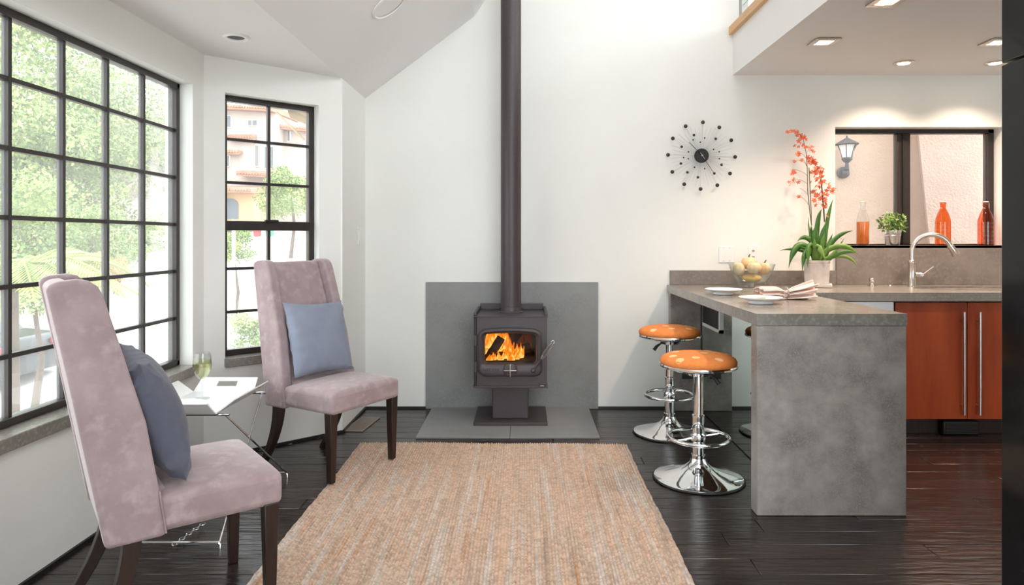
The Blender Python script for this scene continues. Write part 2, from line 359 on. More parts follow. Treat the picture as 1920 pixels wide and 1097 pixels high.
for (a, b, c, d) in ((KX0, KX1, KZ1-f3, KZ1), (KX0, KX1, KZ0, KZ0+.012), (KX0, KX0+f3, KZ0, KZ1), (KX1-f3-.012, KX1, KZ0, KZ1)): kw.box(a, b, .10, .16, c, d)
w3 = struct(kw.xf(MK).obj('window_3', 'winframe', bevel=.003), 'dark-framed sliding window over the sink')
MB().box(2.795, 2.895, .095, .155, KZ0+.012, KZ1-f3).xf(MK).obj('mullion', 'winframe', w3, bevel=.006)
MB().box(2.83, 2.842, .085, .10, KZ0+.012, KZ1-f3).xf(MK).obj('mullion_ridge', 'black', w3)
for (a, b) in ((KX0+f3, 2.795), (2.895, KX1-f3-.012)): MB().box(a, b, .128, .132, KZ0+.012, KZ1-f3).xf(MK).obj('pane', 'pane', w3)

# ================================================================== STOVE AND HEARTH
g = MB().box(-.731, .535, YB-.02, YB-.001, .002, .932); tag(g.obj('hearth_wall_panel', 'slate', bevel=.002), 'tall dark grey slate panel fixed to the wall behind the stove', 'panel')
hp = thing('hearth_pad', 'low dark slate floor pad of two tiles beneath the stove', 'hearth', (0,0,0))
for (a, b) in ((-.685, -.0985), (-.0955, .465)): MB().box(a, b, 4.168, YB-.021, 0.0, .012).obj('tile', 'slate', hp, bevel=.002)
SX = -.0985; SY = 4.42; HB = .0125
st = thing('wood_stove', 'dark metal wood stove with a burning fire behind its glass door', 'stove', (SX, SY, HB))
def SZ(v): return 1.25-(580+v/6.858-448)*SY/F-HB        # stove crop rows/cols to local metres
def SXX(u): return (870+u/6.858-985)*SY/F-SX
MB().box(-.246, .246, -.005, .43, 0, .020).obj('base_plate', 'stove', st, bevel=.003)
MB().box(-.125, .12, .09, .36, .020, .275).obj('pedestal', 'stove', st, bevel=.006)
bz0 = SZ(1005); bz1 = SZ(100)
wx0, wx1, wz0, wz1 = SXX(250), SXX(935), SZ(700), SZ(290)
body = MB(); body.box(-.243, wx0, .02, .44, bz0, bz1); body.box(wx1, .243, .02, .44, bz0, bz1); body.box(wx0, wx1, .02, .44, bz0, wz0); body.box(wx0, wx1, .02, .44, wz1, bz1)
body.box(wx0, wx1, .40, .44, wz0, wz1)
body.obj('firebox', 'stove', st, bevel=.002)
MB().box(-.243, -.226, .002, .02, bz0+.02, bz1-.006).obj('side_channel', 'stoveblk', st)
MB().box(-.222, .243, .006, .02, bz0, bz1-.004).obj('front_plate_edge', 'stove', st) if False else None
fp = MB(); fp.box(-.222, wx0, .006, .02, bz0, bz1); fp.box(wx1, .243, .006, .02, bz0, bz1); fp.box(wx0, wx1, .006, .02, bz0, wz0); fp.box(wx0, wx1, .006, .02, wz1, bz1)
fp.obj('front_plate', 'stove', st)
MB().box(-.247, .247, -.002, .44, bz0-.004, bz0+.012).obj('bottom_lip', 'stove', st, bevel=.002)
MB().box(-.247, .247, -.004, .44, bz1, bz1+.006).obj('top_plate', 'stove', st, bevel=.002)
for sx in (-1, 1): MB().box(*(sorted((sx*.247, sx*.228))), .03, .43, bz1+.006, bz1+.028).obj('top_rail', 'stove', st, bevel=.003)
MB().box(-.228, .228, .415, .432, bz1+.006, bz1+.05).obj('top_rail', 'stove', st, bevel=.003)
def rrect(x0, x1, z0, z1, r, bow=0, n=6):
    pts = []
    for (cx, cz, a0) in ((x1-r, z1-r, 0), (x0+r, z1-r, PI/2), (x0+r, z0+r, PI), (x1-r, z0+r, 1.5*PI)):
        for k in range(n+1):
            a = a0+PI/2*k/n; px, pz = cx+r*math.cos(a), cz+r*math.sin(a)
            t = (2*(px-x0)/(x1-x0)-1)
            if pz > (z0+z1)/2: pz -= bow*t*t
            pts.append((px, pz))
    # extra points on top edge for the bow
    out = []
    for i, p in enumerate(pts):
        out.append(p); q = pts[(i+1) % len(pts)]
        if bow and p[1] > (z0+z1)/2 and q[1] > (z0+z1)/2 and abs(q[0]-p[0]) > .08:
            for k in range(1, 8):
                t = k/8; X = p[0]+(q[0]-p[0])*t; tt = 2*(X-x0)/(x1-x0)-1; out.append((X, z1-bow*tt*tt))
        else:
            if math.dist(p, q) > .08:
                for k in range(1, 8): out.append((p[0]+(q[0]-p[0])*k/8, p[1]+(q[1]-p[1])*k/8))
    return out
def ring_loft(g, loops, ys_, close_back=False):
    n = len(loops[0]); v = []; f = []
    for lp, yy in zip(loops, ys_): v += [(p[0], yy, p[1]) for p in lp]
    for i in range(len(loops)-1):
        for k in range(n): f.append((i*n+k, i*n+(k+1) % n, (i+1)*n+(k+1) % n, (i+1)*n+k))
    g.add(v, f)
dx0, dx1, dz0, dz1 = SXX(185), SXX(1003), SZ(856), SZ(235)
gx0, gx1, gz0, gz1 = SXX(262), SXX(925), SZ(690), SZ(303)
def shr(k): return rrect(dx0+k, dx1-k, dz0+k, dz1-k, .05-k*.8, .014)
def win(k): return rrect(gx0+k, gx1-k, gz0+k, gz1-k, .022, .008)
dg = MB(); ring_loft(dg, [shr(0), shr(0), shr(.006), shr(.016), win(-.014), win(-.006), win(0), win(0)], [.006, -.020, -.030, -.034, -.030, -.024, -.010, .02])
door = dg.obj('door', 'stove', st, smooth=True)
gl = MB(); w = win(-.002); gl.add([(p[0], -.004, p[1]) for p in w]+[(p[0], 0, p[1]) for p in w], [list(range(len(w))), list(range(len(w), 2*len(w)))]+[(i, (i+1) % len(w), len(w)+(i+1) % len(w), len(w)+i) for i in range(len(w))])
gl.obj('door_glass', 'stoveglass', door)
# lettering
def text_obj(txt, size, mat, parent, loc, rot, ext=.0008, name='lettering', sx=1):
    c = bpy.data.curves.new('t', 'FONT'); c.body = txt; c.size = size; c.extrude = ext; c.align_x = 'CENTER'; c.align_y = 'CENTER'; c.space_character = 1.15
    o = bpy.data.objects.new('t', c); COL.objects.link(o); dg_ = bpy.context.evaluated_depsgraph_get(); me = bpy.data.meshes.new_from_object(o.evaluated_get(dg_))
    bpy.data.objects.remove(o); me.name = name; me.materials.clear(); me.materials.append(M[mat]); n = link(name, me, parent); n.location = loc; n.rotation_euler = rot; n.scale = (sx,1,1); return n
text_obj('NECTRE', .026, 'stoveblk', door, (SXX(352), -.0342, SZ(768)), (PI/2,0,0))
MB().box(SXX(962), SXX(1045), -.004, .004, SZ(996), SZ(968)).obj('badge', 'stoveblk', st)
for k in range(7): MB().box(SXX(978+k*8), SXX(982+k*8), -.0045, -.0035, SZ(988), SZ(978)).obj('badge_mark', 'plate', st)
for zc in (395, 735):
    h = MB(); h.lathe([(.012, -.034), (.013, -.033), (.013, -.002), (.0105, 0), (.013, .002), (.013, .033), (.012, .034)], 14, (SXX(152), -.010, SZ(zc))); h.box(SXX(152), SXX(195), -.012, .004, SZ(zc)-.028, SZ(zc)+.028)
    h.obj('hinge', 'stove', st, smooth=True)
kn = MB(); kn.lathe([(.030, 0), (.044, .004), (.044, .016), (.038, .021), (0.001, .022)], 28); kn.xf(Matrix.Translation((SXX(597), -.030, SZ(768))) @ Matrix.Rotation(PI/2, 4, 'X'))
ko = kn.obj('air_knob', 'stove', door, smooth=True); MB().lathe([(.047, 0), (.047, .004)], 28).xf(Matrix.Translation((SXX(597), -.0305, SZ(768))) @ Matrix.Rotation(PI/2, 4, 'X')).obj('knob_seat', 'stoveblk', door)
cr = MB(); cr.box(-.043, .043, -.0025, .0025, .018, .028); cr.box(-.0025, .0025, -.043, .043, .018, .030); cr.xf(Matrix.Translation((SXX(597), -.030, SZ(768))) @ Matrix.Rotation(PI/2, 4, 'X'))
cr.obj('knob_cross', 'nickel', door, bevel=.0015)
pa = Vector((SXX(890), -.05, SZ(768))); pb = Vector((SXX(1130), -.085, SZ(405)))
hd = MB(); hd.sphere((pa.x, -.046, pa.z), .016, 14, 10); hd.tube([pa, pa.lerp(pb, .12), pa.lerp(pb, .5), pb], [.007, .006, .006, .005], 8); ho = hd.obj('door_handle', 'stove', door, smooth=True)
ax = (pb-pa).normalized(); e1 = ax.orthogonal().normalized(); e2 = ax.cross(e1); cp = []
for k in range(14*12+1):
    t = k/(14*12); a = 2*PI*14*t; r_ = .007+.0085*math.sin(PI*min(1, t*1.02))**.6; cp.append(pa+ax*((pb-pa).length*(.42+.56*t))+(e1*math.cos(a)+e2*math.sin(a))*r_)
MB().tube(cp, .0017, 5).obj('spring_grip', 'steel', door, smooth=True)
rg = MB(); rg.tube([pb+e1*0+Vector((math.cos(a)*.010, 0, math.sin(a)*.010))+ax*.006 for a in [2*PI*k/14 for k in range(14)]], .0025, 6, closed=True); rg.obj('handle_ring', 'steel', door, smooth=True)
# fire
def flame_mat(name, st_, lo, mid, hi_):
    m = bpy.data.materials.new(name); m.use_nodes = True; t = m.node_tree; N = t.nodes; L = t.links; N.clear()
    o = N.new('ShaderNodeOutputMaterial'); e = N.new('ShaderNodeEmission'); tc = N.new('ShaderNodeTexCoord'); sp = N.new('ShaderNodeSeparateXYZ'); L.new(tc.outputs['Generated'], sp.inputs[0])
    n = N.new('ShaderNodeTexNoise'); n.inputs['Scale'].default_value = 26; n.inputs['Detail'].default_value = 4; n.inputs['Distortion'].default_value = 1.5
    mp = N.new('ShaderNodeMapping'); mp.inputs['Scale'].default_value = (1.6,1.6,.55); L.new(tc.outputs['Object'], mp.inputs[0]); L.new(mp.outputs[0], n.inputs['Vector'])
    ma = N.new('ShaderNodeMath'); ma.operation = 'MULTIPLY_ADD'; ma.inputs[1].default_value = 1.5; L.new(n.outputs['Fac'], ma.inputs[0])
    m2 = N.new('ShaderNodeMath'); m2.operation = 'MULTIPLY_ADD'; m2.inputs[1].default_value = .55; m2.inputs[2].default_value = -.52; L.new(sp.outputs['Z'], m2.inputs[0]); L.new(m2.outputs[0], ma.inputs[2])
    r = N.new('ShaderNodeValToRGB'); els = r.color_ramp.elements; els[0].position = .18; els[0].color = c4(hi_); els[1].position = .95; els[1].color = c4(lo); x = els.new(.5); x.color = c4(mid)
    L.new(ma.outputs[0], r.inputs[0]); L.new(r.outputs[0], e.inputs[0]); e.inputs[1].default_value = st_
    tr = N.new('ShaderNodeBsdfTransparent'); mx = N.new('ShaderNodeMixShader'); r2 = N.new('ShaderNodeValToRGB'); r2.color_ramp.elements[0].position = .62; r2.color_ramp.elements[1].position = 1.0
    L.new(ma.outputs[0], r2.inputs[0]); L.new(r2.outputs[0], mx.inputs[0]); L.new(e.outputs[0], mx.inputs[1]); L.new(tr.outputs[0], mx.inputs[2]); L.new(mx.outputs[0], o.inputs[0])
    return m
FM = flame_mat('flame', 1.0, (.12,.008,.0), (.21,.055,.0015), (.24,.16,.04))
EM = pmat('charred_log', (.020,.008,.005), (.06,.022,.012), scale=25, rough=.9, bump=.8, bscale=40, dist=.01)
EMB = flame_mat('ember_glow', .10, (.05,.005,.0), (.14,.025,.002), (.22,.06,.01))
def ip(u, v, yy): return Vector((SXX(u), yy, SZ(v)))
fire = MB().box(wx0+.002, wx1-.002, .05, .39, wz0+.001, wz0+.008).obj('ash_bed', pmat('ash', (.03,.015,.01), (.10,.05,.03), scale=30, rough=.95), st)
def log(p, q, r):
    g = MB(); n = 7; pth = [p.lerp(q, i/(n-1)) for i in range(n)]
    g.tube([p_+Vector((random.uniform(-.004,.004), 0, random.uniform(-.004,.004))) for p_ in pth], [r*random.uniform(.9,1.1) for _ in pth], 7); return g.obj('log', EM, st)
log(ip(285, 690, .13), ip(470, 420, .17), .030); log(ip(420, 690, .20), ip(860, 560, .24), .034); log(ip(560, 520, .3), ip(720, 300, .33), .045); log(ip(330, 700, .28), ip(900, 690, .30), .03)
def flame(u, v0, v1, yy, w_, lean=0):
    g = MB(); n = 12; m_ = 8; base = ip(u, v0, yy); h = (v0-v1)/6.858*SY/F; ph = random.uniform(0, 6); v = []; f = []
    for i in range(n+1):
        t = i/n; wd = w_*(1-t)**.75*(.55+.9*math.sin(PI*min(1, t*1.25+.12))*.6); cx = lean*t*h+.25*w_*math.sin(ph+5*t)*t
        for k in range(m_):
            a = 2*PI*k/m_; v.append((base.x+cx+wd*math.cos(a)+.001*math.cos(a), base.y+.45*wd*math.sin(a), base.z+h*t))
    for i in range(n):
        for k in range(m_): f.append((i*m_+k, i*m_+(k+1) % m_, (i+1)*m_+(k+1) % m_, (i+1)*m_+k))
    f.append(list(range(m_))[::-1]); f.append([n*m_+k for k in range(m_)]); g.add(v, f); return g.obj('flame', FM, st, smooth=True)
for (u, v0, v1, yy, w_, ln) in ((335,560,270,.23,.050,.1),(405,560,265,.26,.048,.15),(470,600,280,.24,.042,.2),(300,560,330,.2,.034,-.05),(520,690,330,.22,.044,.1),(560,690,400,.20,.036,.05),(600,690,470,.18,.034,.1),
        (650,690,490,.19,.030,.15),(700,690,480,.19,.026,.2),(735,690,520,.18,.018,.2),(345,690,580,.10,.024,.2),(380,690,600,.09,.016,.1),(440,690,560,.12,.016,-.1),(640,690,580,.13,.028,0),(585,690,560,.12,.024,.1),(485,690,570,.12,.014,.2),(680,690,600,.12,.02,0),(275,700,420,.24,.03,0),(300,700,500,.28,.04,.1),(410,700,330,.29,.05,.05),(470,700,350,.30,.05,.1),(530,700,420,.27,.05,0),(360,480,255,.22,.03,0),(300,470,280,.24,.03,.1),(320,705,600,.08,.03,.1),(540,705,520,.15,.03,.1),(620,705,510,.16,.03,.1),(690,705,540,.17,.03,.2),(460,705,610,.09,.025,0),(600,705,600,.08,.03,0)):
    flame(u, v0, v1, yy, w_, ln)
MB().box(SXX(690), SXX(880), .385, .399, SZ(690), SZ(430)).obj('glowing_brick', EMB, st)
fl_l = bpy.data.lights.new('fire_light', 'POINT'); fl_l.energy = .5; fl_l.color = (1,.35,.08); fl_l.shadow_soft_size = .05
flo = bpy.data.objects.new('fire_light', fl_l); COL.objects.link(flo); flo.parent = st; flo.location = (0, .16, .42)
# flue
fu = thing('stove_flue', 'tall dark flue pipe rising from the stove top', 'flue', (SX-.002, SY+.24, HB+bz1+.0062))
pf = MB(); pf.lathe([(.0715, .0), (.0715, 2.44)], 40, cap=True); pf.obj('pipe', 'stove', fu, smooth=True)
cf = MB(); cf.lathe([(.088, 0), (.088, .006), (.078, .012), (.0752, .035), (.0716, .036)], 40, cap=False); cf.obj('collar', 'stove', fu, smooth=True)

# ================================================================== RUG
def make_rug():
    x0, x1, y0, y1 = -1.005, .612, 1.3, 4.055; nc = 118; per = 5; ns = int((y1-y0)/.0105); per_y = 3
    nx = nc*per+1; ny = ns*per_y+1
    X = np.linspace(x0, x1, nx); Y = np.linspace(y0, y1, ny); GX, GY = np.meshgrid(X, Y)
    u = (GX-x0)/(x1-x0)*nc; cid = np.floor(u).astype(int); fu_ = u-cid
    off = rng.random(nc+2)[cid]; v = (GY-y0)/(y1-y0)*ns+off
    amp = (.75+.5*rng.random(nc+2))[cid]
    Z = .004+.008*np.abs(np.sin(PI*fu_))**.7*amp*(.35+.65*np.abs(np.sin(PI*v)))+rng.normal(0, .0005, GX.shape)
    wob = .003*np.sin(GY*5)+.0015*np.sin(GY*31+1)+.001*np.sin(GY*90)
    GX2 = GX+wob*np.abs(2*(GX-x0)/(x1-x0)-1)**3*np.sign(GX)+.0004*np.sin(GY*40+cid)
    GY2 = GY+(.006*np.sin(GX*8)-.03*(GX+.2)/1.6+.0015*np.sin(GX*60))*((GY-y0)/(y1-y0))
    edge = (GX <= x0+1e-6) | (GX >= x1-1e-6) | (GY <= y0+1e-6) | (GY >= y1-1e-6); Z[edge] = .0005
    co = np.stack([GX2, GY2, Z], -1).reshape(-1, 3).astype(np.float32)
    i = np.arange((ny-1)*(nx-1)); r = i//(nx-1); c = i % (nx-1); a = r*nx+c
    quads = np.stack([a, a+1, a+1+nx, a+nx], -1).astype(np.int32)
    me = bpy.data.meshes.new('jute_rug'); me.vertices.add(len(co)); me.vertices.foreach_set('co', co.ravel())
    me.loops.add(quads.size); me.loops.foreach_set('vertex_index', quads.ravel()); me.polygons.add(len(quads))
    me.polygons.foreach_set('loop_start', np.arange(0, quads.size, 4, dtype=np.int32)); me.update(calc_edges=True); me.validate()
    me.polygons.foreach_set('use_smooth', [True]*len(quads))
    vid = np.floor(v).astype(int); tab = rng.random((nc+2, ns+4)); val = tab[cid, vid % (ns+4)].astype(np.float32)
    at = me.attributes.new('stitch', 'FLOAT', 'POINT'); at.data.foreach_set('value', val.ravel())
    m, t, b = nt('jute'); N = t.nodes; L = t.links; tc = N.new('ShaderNodeTexCoord')
    def noise(st_, sc, det=2):
        mp = N.new('ShaderNodeMapping'); mp.inputs['Scale'].default_value = st_; L.new(tc.outputs['Object'], mp.inputs[0])
        n = N.new('ShaderNodeTexNoise'); n.inputs['Scale'].default_value = sc; n.inputs['Detail'].default_value = det; L.new(mp.outputs[0], n.inputs['Vector']); return n.outputs['Fac']
    r1 = N.new('ShaderNodeValToRGB'); e = r1.color_ramp.elements; e[0].position = .28; e[0].color = c4((.40,.30,.235)); e[1].position = .72; e[1].color = c4((.64,.54,.475))
    x = e.new(.42); x.color = c4((.55,.42,.325)); x = e.new(.5); x.color = c4((.58,.405,.30)); x = e.new(.58); x.color = c4((.54,.45,.375))
    L.new(noise((1,.045,0), 30, 4), r1.inputs[0])
    r2 = N.new('ShaderNodeValToRGB'); e = r2.color_ramp.elements; e[0].position = .62; e[0].color = (0,0,0,1); e[1].position = .74; e[1].color = (.75,.75,.75,1)
    L.new(noise((1,.03,0), 44, 3), r2.inputs[0])
    mx = N.new('ShaderNodeMix'); mx.data_type = 'RGBA'; L.new(r2.outputs[0], mx.inputs['Factor']); L.new(r1.outputs[0], mx.inputs['A']); mx.inputs['B'].default_value = c4((.52,.27,.125))
    r3 = N.new('ShaderNodeValToRGB'); e = r3.color_ramp.elements; e[0].position = .58; e[0].color = (0,0,0,1); e[1].position = .75; e[1].color = (.7,.7,.7,1)
    L.new(noise((1,.5,0), 95, 4), r3.inputs[0])
    mx2 = N.new('ShaderNodeMix'); mx2.data_type = 'RGBA'; L.new(r3.outputs[0], mx2.inputs['Factor']); L.new(mx.outputs['Result'], mx2.inputs['A']); mx2.inputs['B'].default_value = c4((.23,.18,.135))
    an = N.new('ShaderNodeAttribute'); an.attribute_name = 'stitch'
    hs = N.new('ShaderNodeHueSaturation'); mr = N.new('ShaderNodeMapRange'); mr.inputs['To Min'].default_value = .78; mr.inputs['To Max'].default_value = 1.20; L.new(an.outputs['Fac'], mr.inputs[0]); L.new(mr.outputs[0], hs.inputs['Value']); L.new(mx2.outputs['Result'], hs.inputs['Color'])
    L.new(hs.outputs[0], b.inputs['Base Color']); b.inputs['Roughness'].default_value = .95; b.inputs['Specular IOR Level'].default_value = .1
    me.materials.append(m); o = bpy.data.objects.new('jute_rug', me); COL.objects.link(o); o.location.z = .001
    tag(o, 'woven natural jute rug with faint orange stripes on the dark floor', 'rug')
make_rug()

# ================================================================== CHAIRS
def cushion_box(x0, x1, y0, y1, z0, z1, crown, n=10):
    g = MB(); v = []; f = []
    for j in range(n+1):
        for i in range(n+1):
            a, b = 2*i/n-1, 2*j/n-1; v.append((x0+(x1-x0)*i/n, y0+(y1-y0)*j/n, z1+crown*(1-a**4)*(1-b**4)))
    for j in range(n):
        for i in range(n): q = j*(n+1)+i; f.append((q, q+1, q+n+2, q+n+1))
    rim = [i for i in range(n+1)]+[j*(n+1)+n for j in range(1, n+1)]+[n*(n+1)+i for i in range(n-1, -1, -1)]+[j*(n+1) for j in range(n-1, 0, -1)]
    base = len(v); v += [(v[i][0], v[i][1], z0) for i in rim]; m_ = len(rim)
    for k in range(m_): f.append((rim[k], base+k, base+(k+1) % m_, rim[(k+1) % m_]))
    f.append([base+k for k in range(m_)]); g.add(v, f); return g
def tap(g):
    g.v = [(x*(1-.11*max(0, z-.45)/.68), y, z) for (x, y, z) in g.v]; return g
def make_chair(label, loc, face, feet):
    t = thing('wingback_chair', label, 'chair', loc, math.atan2(-face[0], face[1]), 'velvet wingback chairs')
    cushion_box(-.247, .247, -.10, .272, .362, .470, .022).obj('seat', 'velvet', t, bevel=.022, seg=4, angle=50)
    tap(MB().prism([(-.232,.36),(-.04,.36),(-.075,.49),(-.125,.49),(-.180,.72),(-.300,1.105),(-.315,1.122),(-.350,1.118),(-.367,1.10)], -.193, .193, 'x')).obj('backrest', 'velvet', t, bevel=.012, seg=3, angle=25)
    wp = [(-.236,.354),(-.078,.354),(-.098,.50),(-.130,.70),(-.238,1.085),(-.250,1.110),(-.271,1.127),(-.300,1.133),(-.355,1.128),(-.375,1.112),(-.326,.86)]
    for sx in (-1, 1):
        w_ = tap(MB().prism(wp, *sorted((sx*.190, sx*.256)), 'x')).obj('wing', 'velvet', t, bevel=.017, seg=4, angle=30)
    # seams
    for sx in (-1, 1):
        MB().tube([(sx*.2555, -.038+.0*k, .36+.13*k/6) if False else (sx*.2535, -.0795-.018*(k/6), .362+.13*k/6) for k in range(7)], .0028, 5).obj('piping', 'velvet', t, smooth=True)
    for sx in (-1, 1):
        g = MB(); x = sx*.222; y = .235; f0 = feet[0 if sx < 0 else 1]
        g.hexa([(x-.016,y-.016,f0),(x+.016,y-.016,f0),(x+.016,y+.016,f0),(x-.016,y+.016,f0),(x-.024,y-.024,.37),(x+.024,y-.024,.37),(x+.024,y+.024,.37),(x-.024,y+.024,.37)])
        g.obj('leg', 'espresso', t, bevel=.003)
        g = MB(); v = []; f = []; n = 8; x = sx*.218
        for i in range(n+1):
            u = i/n; yy = -.165-.15*(1-u)**1.9; h = .017+.008*u
            v += [(x-h, yy-h, .37*u), (x+h, yy-h, .37*u), (x+h, yy+h, .37*u), (x-h, yy+h, .37*u)]
        for i in range(n):
            for k in range(4): f.append((i*4+k, i*4+(k+1) % 4, i*4+4+(k+1) % 4, i*4+4+k))
        f += [(3,2,1,0), (n*4, n*4+1, n*4+2, n*4+3)]; g.add(v, f); g.obj('leg', 'espresso', t, bevel=.003)
    return t
RUGZ = .0125
F1 = Vector((.785, .62)).normalized(); C1 = (-1.177, 2.258)
F2 = Vector((.854, -.519)).normalized(); C2 = (-1.066, 3.677)
ch1 = make_chair('mauve velvet wingback chair in the foreground, seen from its side, nearest the long window', (C1[0], C1[1], 0.001), F1, (0, .016))
ch2 = make_chair('mauve velvet wingback chair facing the room, standing in the bay beside the narrow window', (C2[0], C2[1], 0.001), F2, (.016, .016))
def make_pillow(label, cloc, face, lx, ly, lz, tilt, roll, sz, thick, seed, mt):
    rr = random.Random(seed); n = 28; g = MB(); 
    def pt(i, j, s):
        u, v = 2*i/n-1, 2*j/n-1
        x = sz*u*(1-.085*(1-v*v)*u*u); y = sz*v*(1-.085*(1-u*u)*v*v)
        th = thick*max(0, (1-u*u)*(1-v*v))**.40*(1+.05*math.sin(5*u+seed)*math.cos(4*v))
        cn = (abs(u)*abs(v))**1.5; wr = .007*math.sin(10*(u*math.copysign(1,v)-v*math.copysign(1,u))+seed)*cn*s+.0045*math.sin(19*v+3*u+seed)*abs(u)**4*s+.0035*math.sin(21*u+seed)*abs(v)**4*s
        return (x, y, s*th+wr*(1 if th > .001 else 0))
    v = [pt(i, j, 1) for j in range(n+1) for i in range(n+1)]; f = [(j*(n+1)+i, j*(n+1)+i+1, (j+1)*(n+1)+i+1, (j+1)*(n+1)+i) for j in range(n) for i in range(n)]
    g.add(v, f); idx = {}; v2 = []; base = len(v)
    for j in range(n+1):
        for i in range(n+1):
            if i in (0, n) or j in (0, n): idx[(i, j)] = j*(n+1)+i
            else: idx[(i, j)] = base+len(v2); v2.append(pt(i, j, -1))
    g.v += v2; fs = [(idx[(i, j)], idx[(i, j+1)], idx[(i+1, j+1)], idx[(i+1, j)]) for j in range(n) for i in range(n)]; g.f += [list(q) for q in fs]; g.m += [0]*len(fs)
    Mx = Matrix.Translation((lx, ly, lz)) @ Matrix.Rotation(tilt, 4, 'X') @ Matrix.Rotation(roll, 4, 'Z') @ Matrix.Identity(4)
    t = thing('throw_pillow', label, 'pillow', (cloc[0], cloc[1], 0), math.atan2(-face[0], face[1]))
    g.xf(Mx); g.obj('cover', mt, t, smooth=True)
    u = -.80
    sp = [Mx @ Vector((sz*u*(1-.085*(1-v*v)*u*u), sz*v*.93, thick*((1-u*u)*max(0, 1-(v*.93)**2))**.45+.001)) for v in [k/10-1 for k in range(2, 19)]]
    MB().tube(sp, .0016, 5).obj('seam', pmat('seam_thread', (.13,.15,.22), rough=.9), t, smooth=True)
    return t
# tilt: the pillow plane (x across, y up the back)
make_pillow('pale blue-grey square cushion leaning on the chair in the bay', C2, F2, .015, -.085, .703, math.radians(90+17), math.radians(3), .205, .062, 3, 'cushion')
make_pillow('blue-grey square cushion with shade in its colour tucked in the foreground chair', C1, F1, .03, -.085, .695, math.radians(90+19), math.radians(-3), .205, .082, 5, 'cushion_shaded')

# ================================================================== SIDE TABLE
tb = thing('tray_table', 'white bent tray table on crossed chrome legs between the two chairs', 'table', (-1.55, 3.22, 0))
tr_ = MB(); TZ = .466; tk = .006
ix0, ix1, iy0, iy1 = -.155, .155, -.215, .205
def flap(pts):   # thin solid from quad list
    n = len(pts); a = [Vector(p) for p in pts]; nn = (a[1]-a[0]).cross(a[2]-a[0]).normalized()
    if nn.z < 0: nn = -nn
    tr_.add(a+[p-nn*tk for p in a], [list(range(n)), list(range(n, 2*n))[::-1]]+[(i, (i+1) % n, n+(i+1) % n, n+i) for i in range(n)])
tr_.box(ix0-.002, ix1+.002, iy0-.002, iy1+.002, TZ-tk, TZ)
H_ = .058
flap([(ix0, iy0, TZ), (ix1, iy0, TZ), (ix1-.01, iy0-.06, TZ+H_), (ix0+.01, iy0-.06, TZ+H_)])
flap([(ix1, iy0, TZ), (ix1, iy1, TZ), (ix1+.075, iy1-.005, TZ+H_), (ix1+.075, iy0+.005, TZ+H_)])
flap([(ix0, iy1, TZ), (ix0, iy0, TZ), (ix0-.075, iy0+.005, TZ+H_), (ix0-.075, iy1-.005, TZ+H_)])
# far flap with a hand slot: four pieces around a hole
def fz(s, t): return Vector((ix0+.01*t+(ix1-ix0-.02*t)*s, iy1+.075*t, TZ+H_*t))
for (s0, s1, t0, t1) in ((0,.33,0,1), (.67,1,0,1), (.33,.67,0,.38), (.33,.67,.74,1)): flap([fz(s0,t0), fz(s1,t0), fz(s1,t1), fz(s0,t1)])
tr_.obj('tray', 'white', tb)
zr = TZ-tk-.006
def legframe(topy, boty, tx0, tx1, bx0, bx1, nm):
    MB().tube([(tx0-.02, topy, zr), (tx1+.02, topy, zr)], .006, 8).obj('rail', 'chrome', tb, smooth=True)
    MB().tube([(tx0, topy, zr), (bx0, boty, .026)], .0045, 8).obj('leg', 'chrome', tb, smooth=True)
    MB().tube([(tx1, topy, zr), (bx1, boty, .026)], .0045, 8).obj('leg', 'chrome', tb, smooth=True)
    MB().tube([(bx0-.004, boty, 0.001), (bx0-.004, boty, .018), (bx0+.004, boty, .026), (bx1-.004, boty, .026), (bx1+.004, boty, .018), (bx1+.004, boty, 0.001)], .005, 8).obj('floor_bar', 'chrome', tb, smooth=True)
legframe(.225, -.53, -.165, .19, .0-.01, .315, 'a'); legframe(-.20, .27, -.165, .19, -.10, .30, 'b')
for k in range(9):
    t = k/8; c = Vector((.13+.03*t, -.52+.17*t, .014+.008*t))
    MB().tube([c+Vector((.010*math.cos(a)*(.5 if k % 2 else 1), .013*math.sin(a), .005*math.cos(a)*(1 if k % 2 else 0))) for a in [2*PI*q/10 for q in range(10)]], .0022, 5, closed=True).obj('chain_link', 'chrome', tb, smooth=True)
wg = thing('wine_glass', 'stemmed wine glass half full of white wine on the tray table', 'glass', (-1.585, 3.27, TZ+.0008))
MB().lathe([(.034,0),(.034,.002),(.006,.008),(.0042,.02),(.004,.085),(.012,.096),(.030,.115),(.040,.140),(.043,.165),(.041,.195),(.037,.225),(.0355,.225),(.0395,.195),(.0415,.165),(.0385,.141),(.029,.117),(.010,.099)], 32).obj('glass_body', 'bowlglass', wg, smooth=True)
MB().lathe([(.0095,.0995),(.0285,.1175),(.038,.1415),(.041,.165),(.0395,.192)], 32).obj('wine', 'wine', wg, smooth=True)
pp = MB().lathe([(.05,0),(.07,.002),(.108,.012),(.110,.014),(.108,.015),(.07,.006),(.001,.005)], 40, (0,0,0)); po = pp.obj('side_plate', 'china', smooth=True); po.location = (-1.60, 3.10, TZ+.001)
tag(po, 'white round plate lying on the tray table', 'plate')

# ================================================================== KITCHEN
CT = .912; TH = .053; PX0, PX1, PY0 = 1.043, 1.722, 3.005; CY0 = 4.185
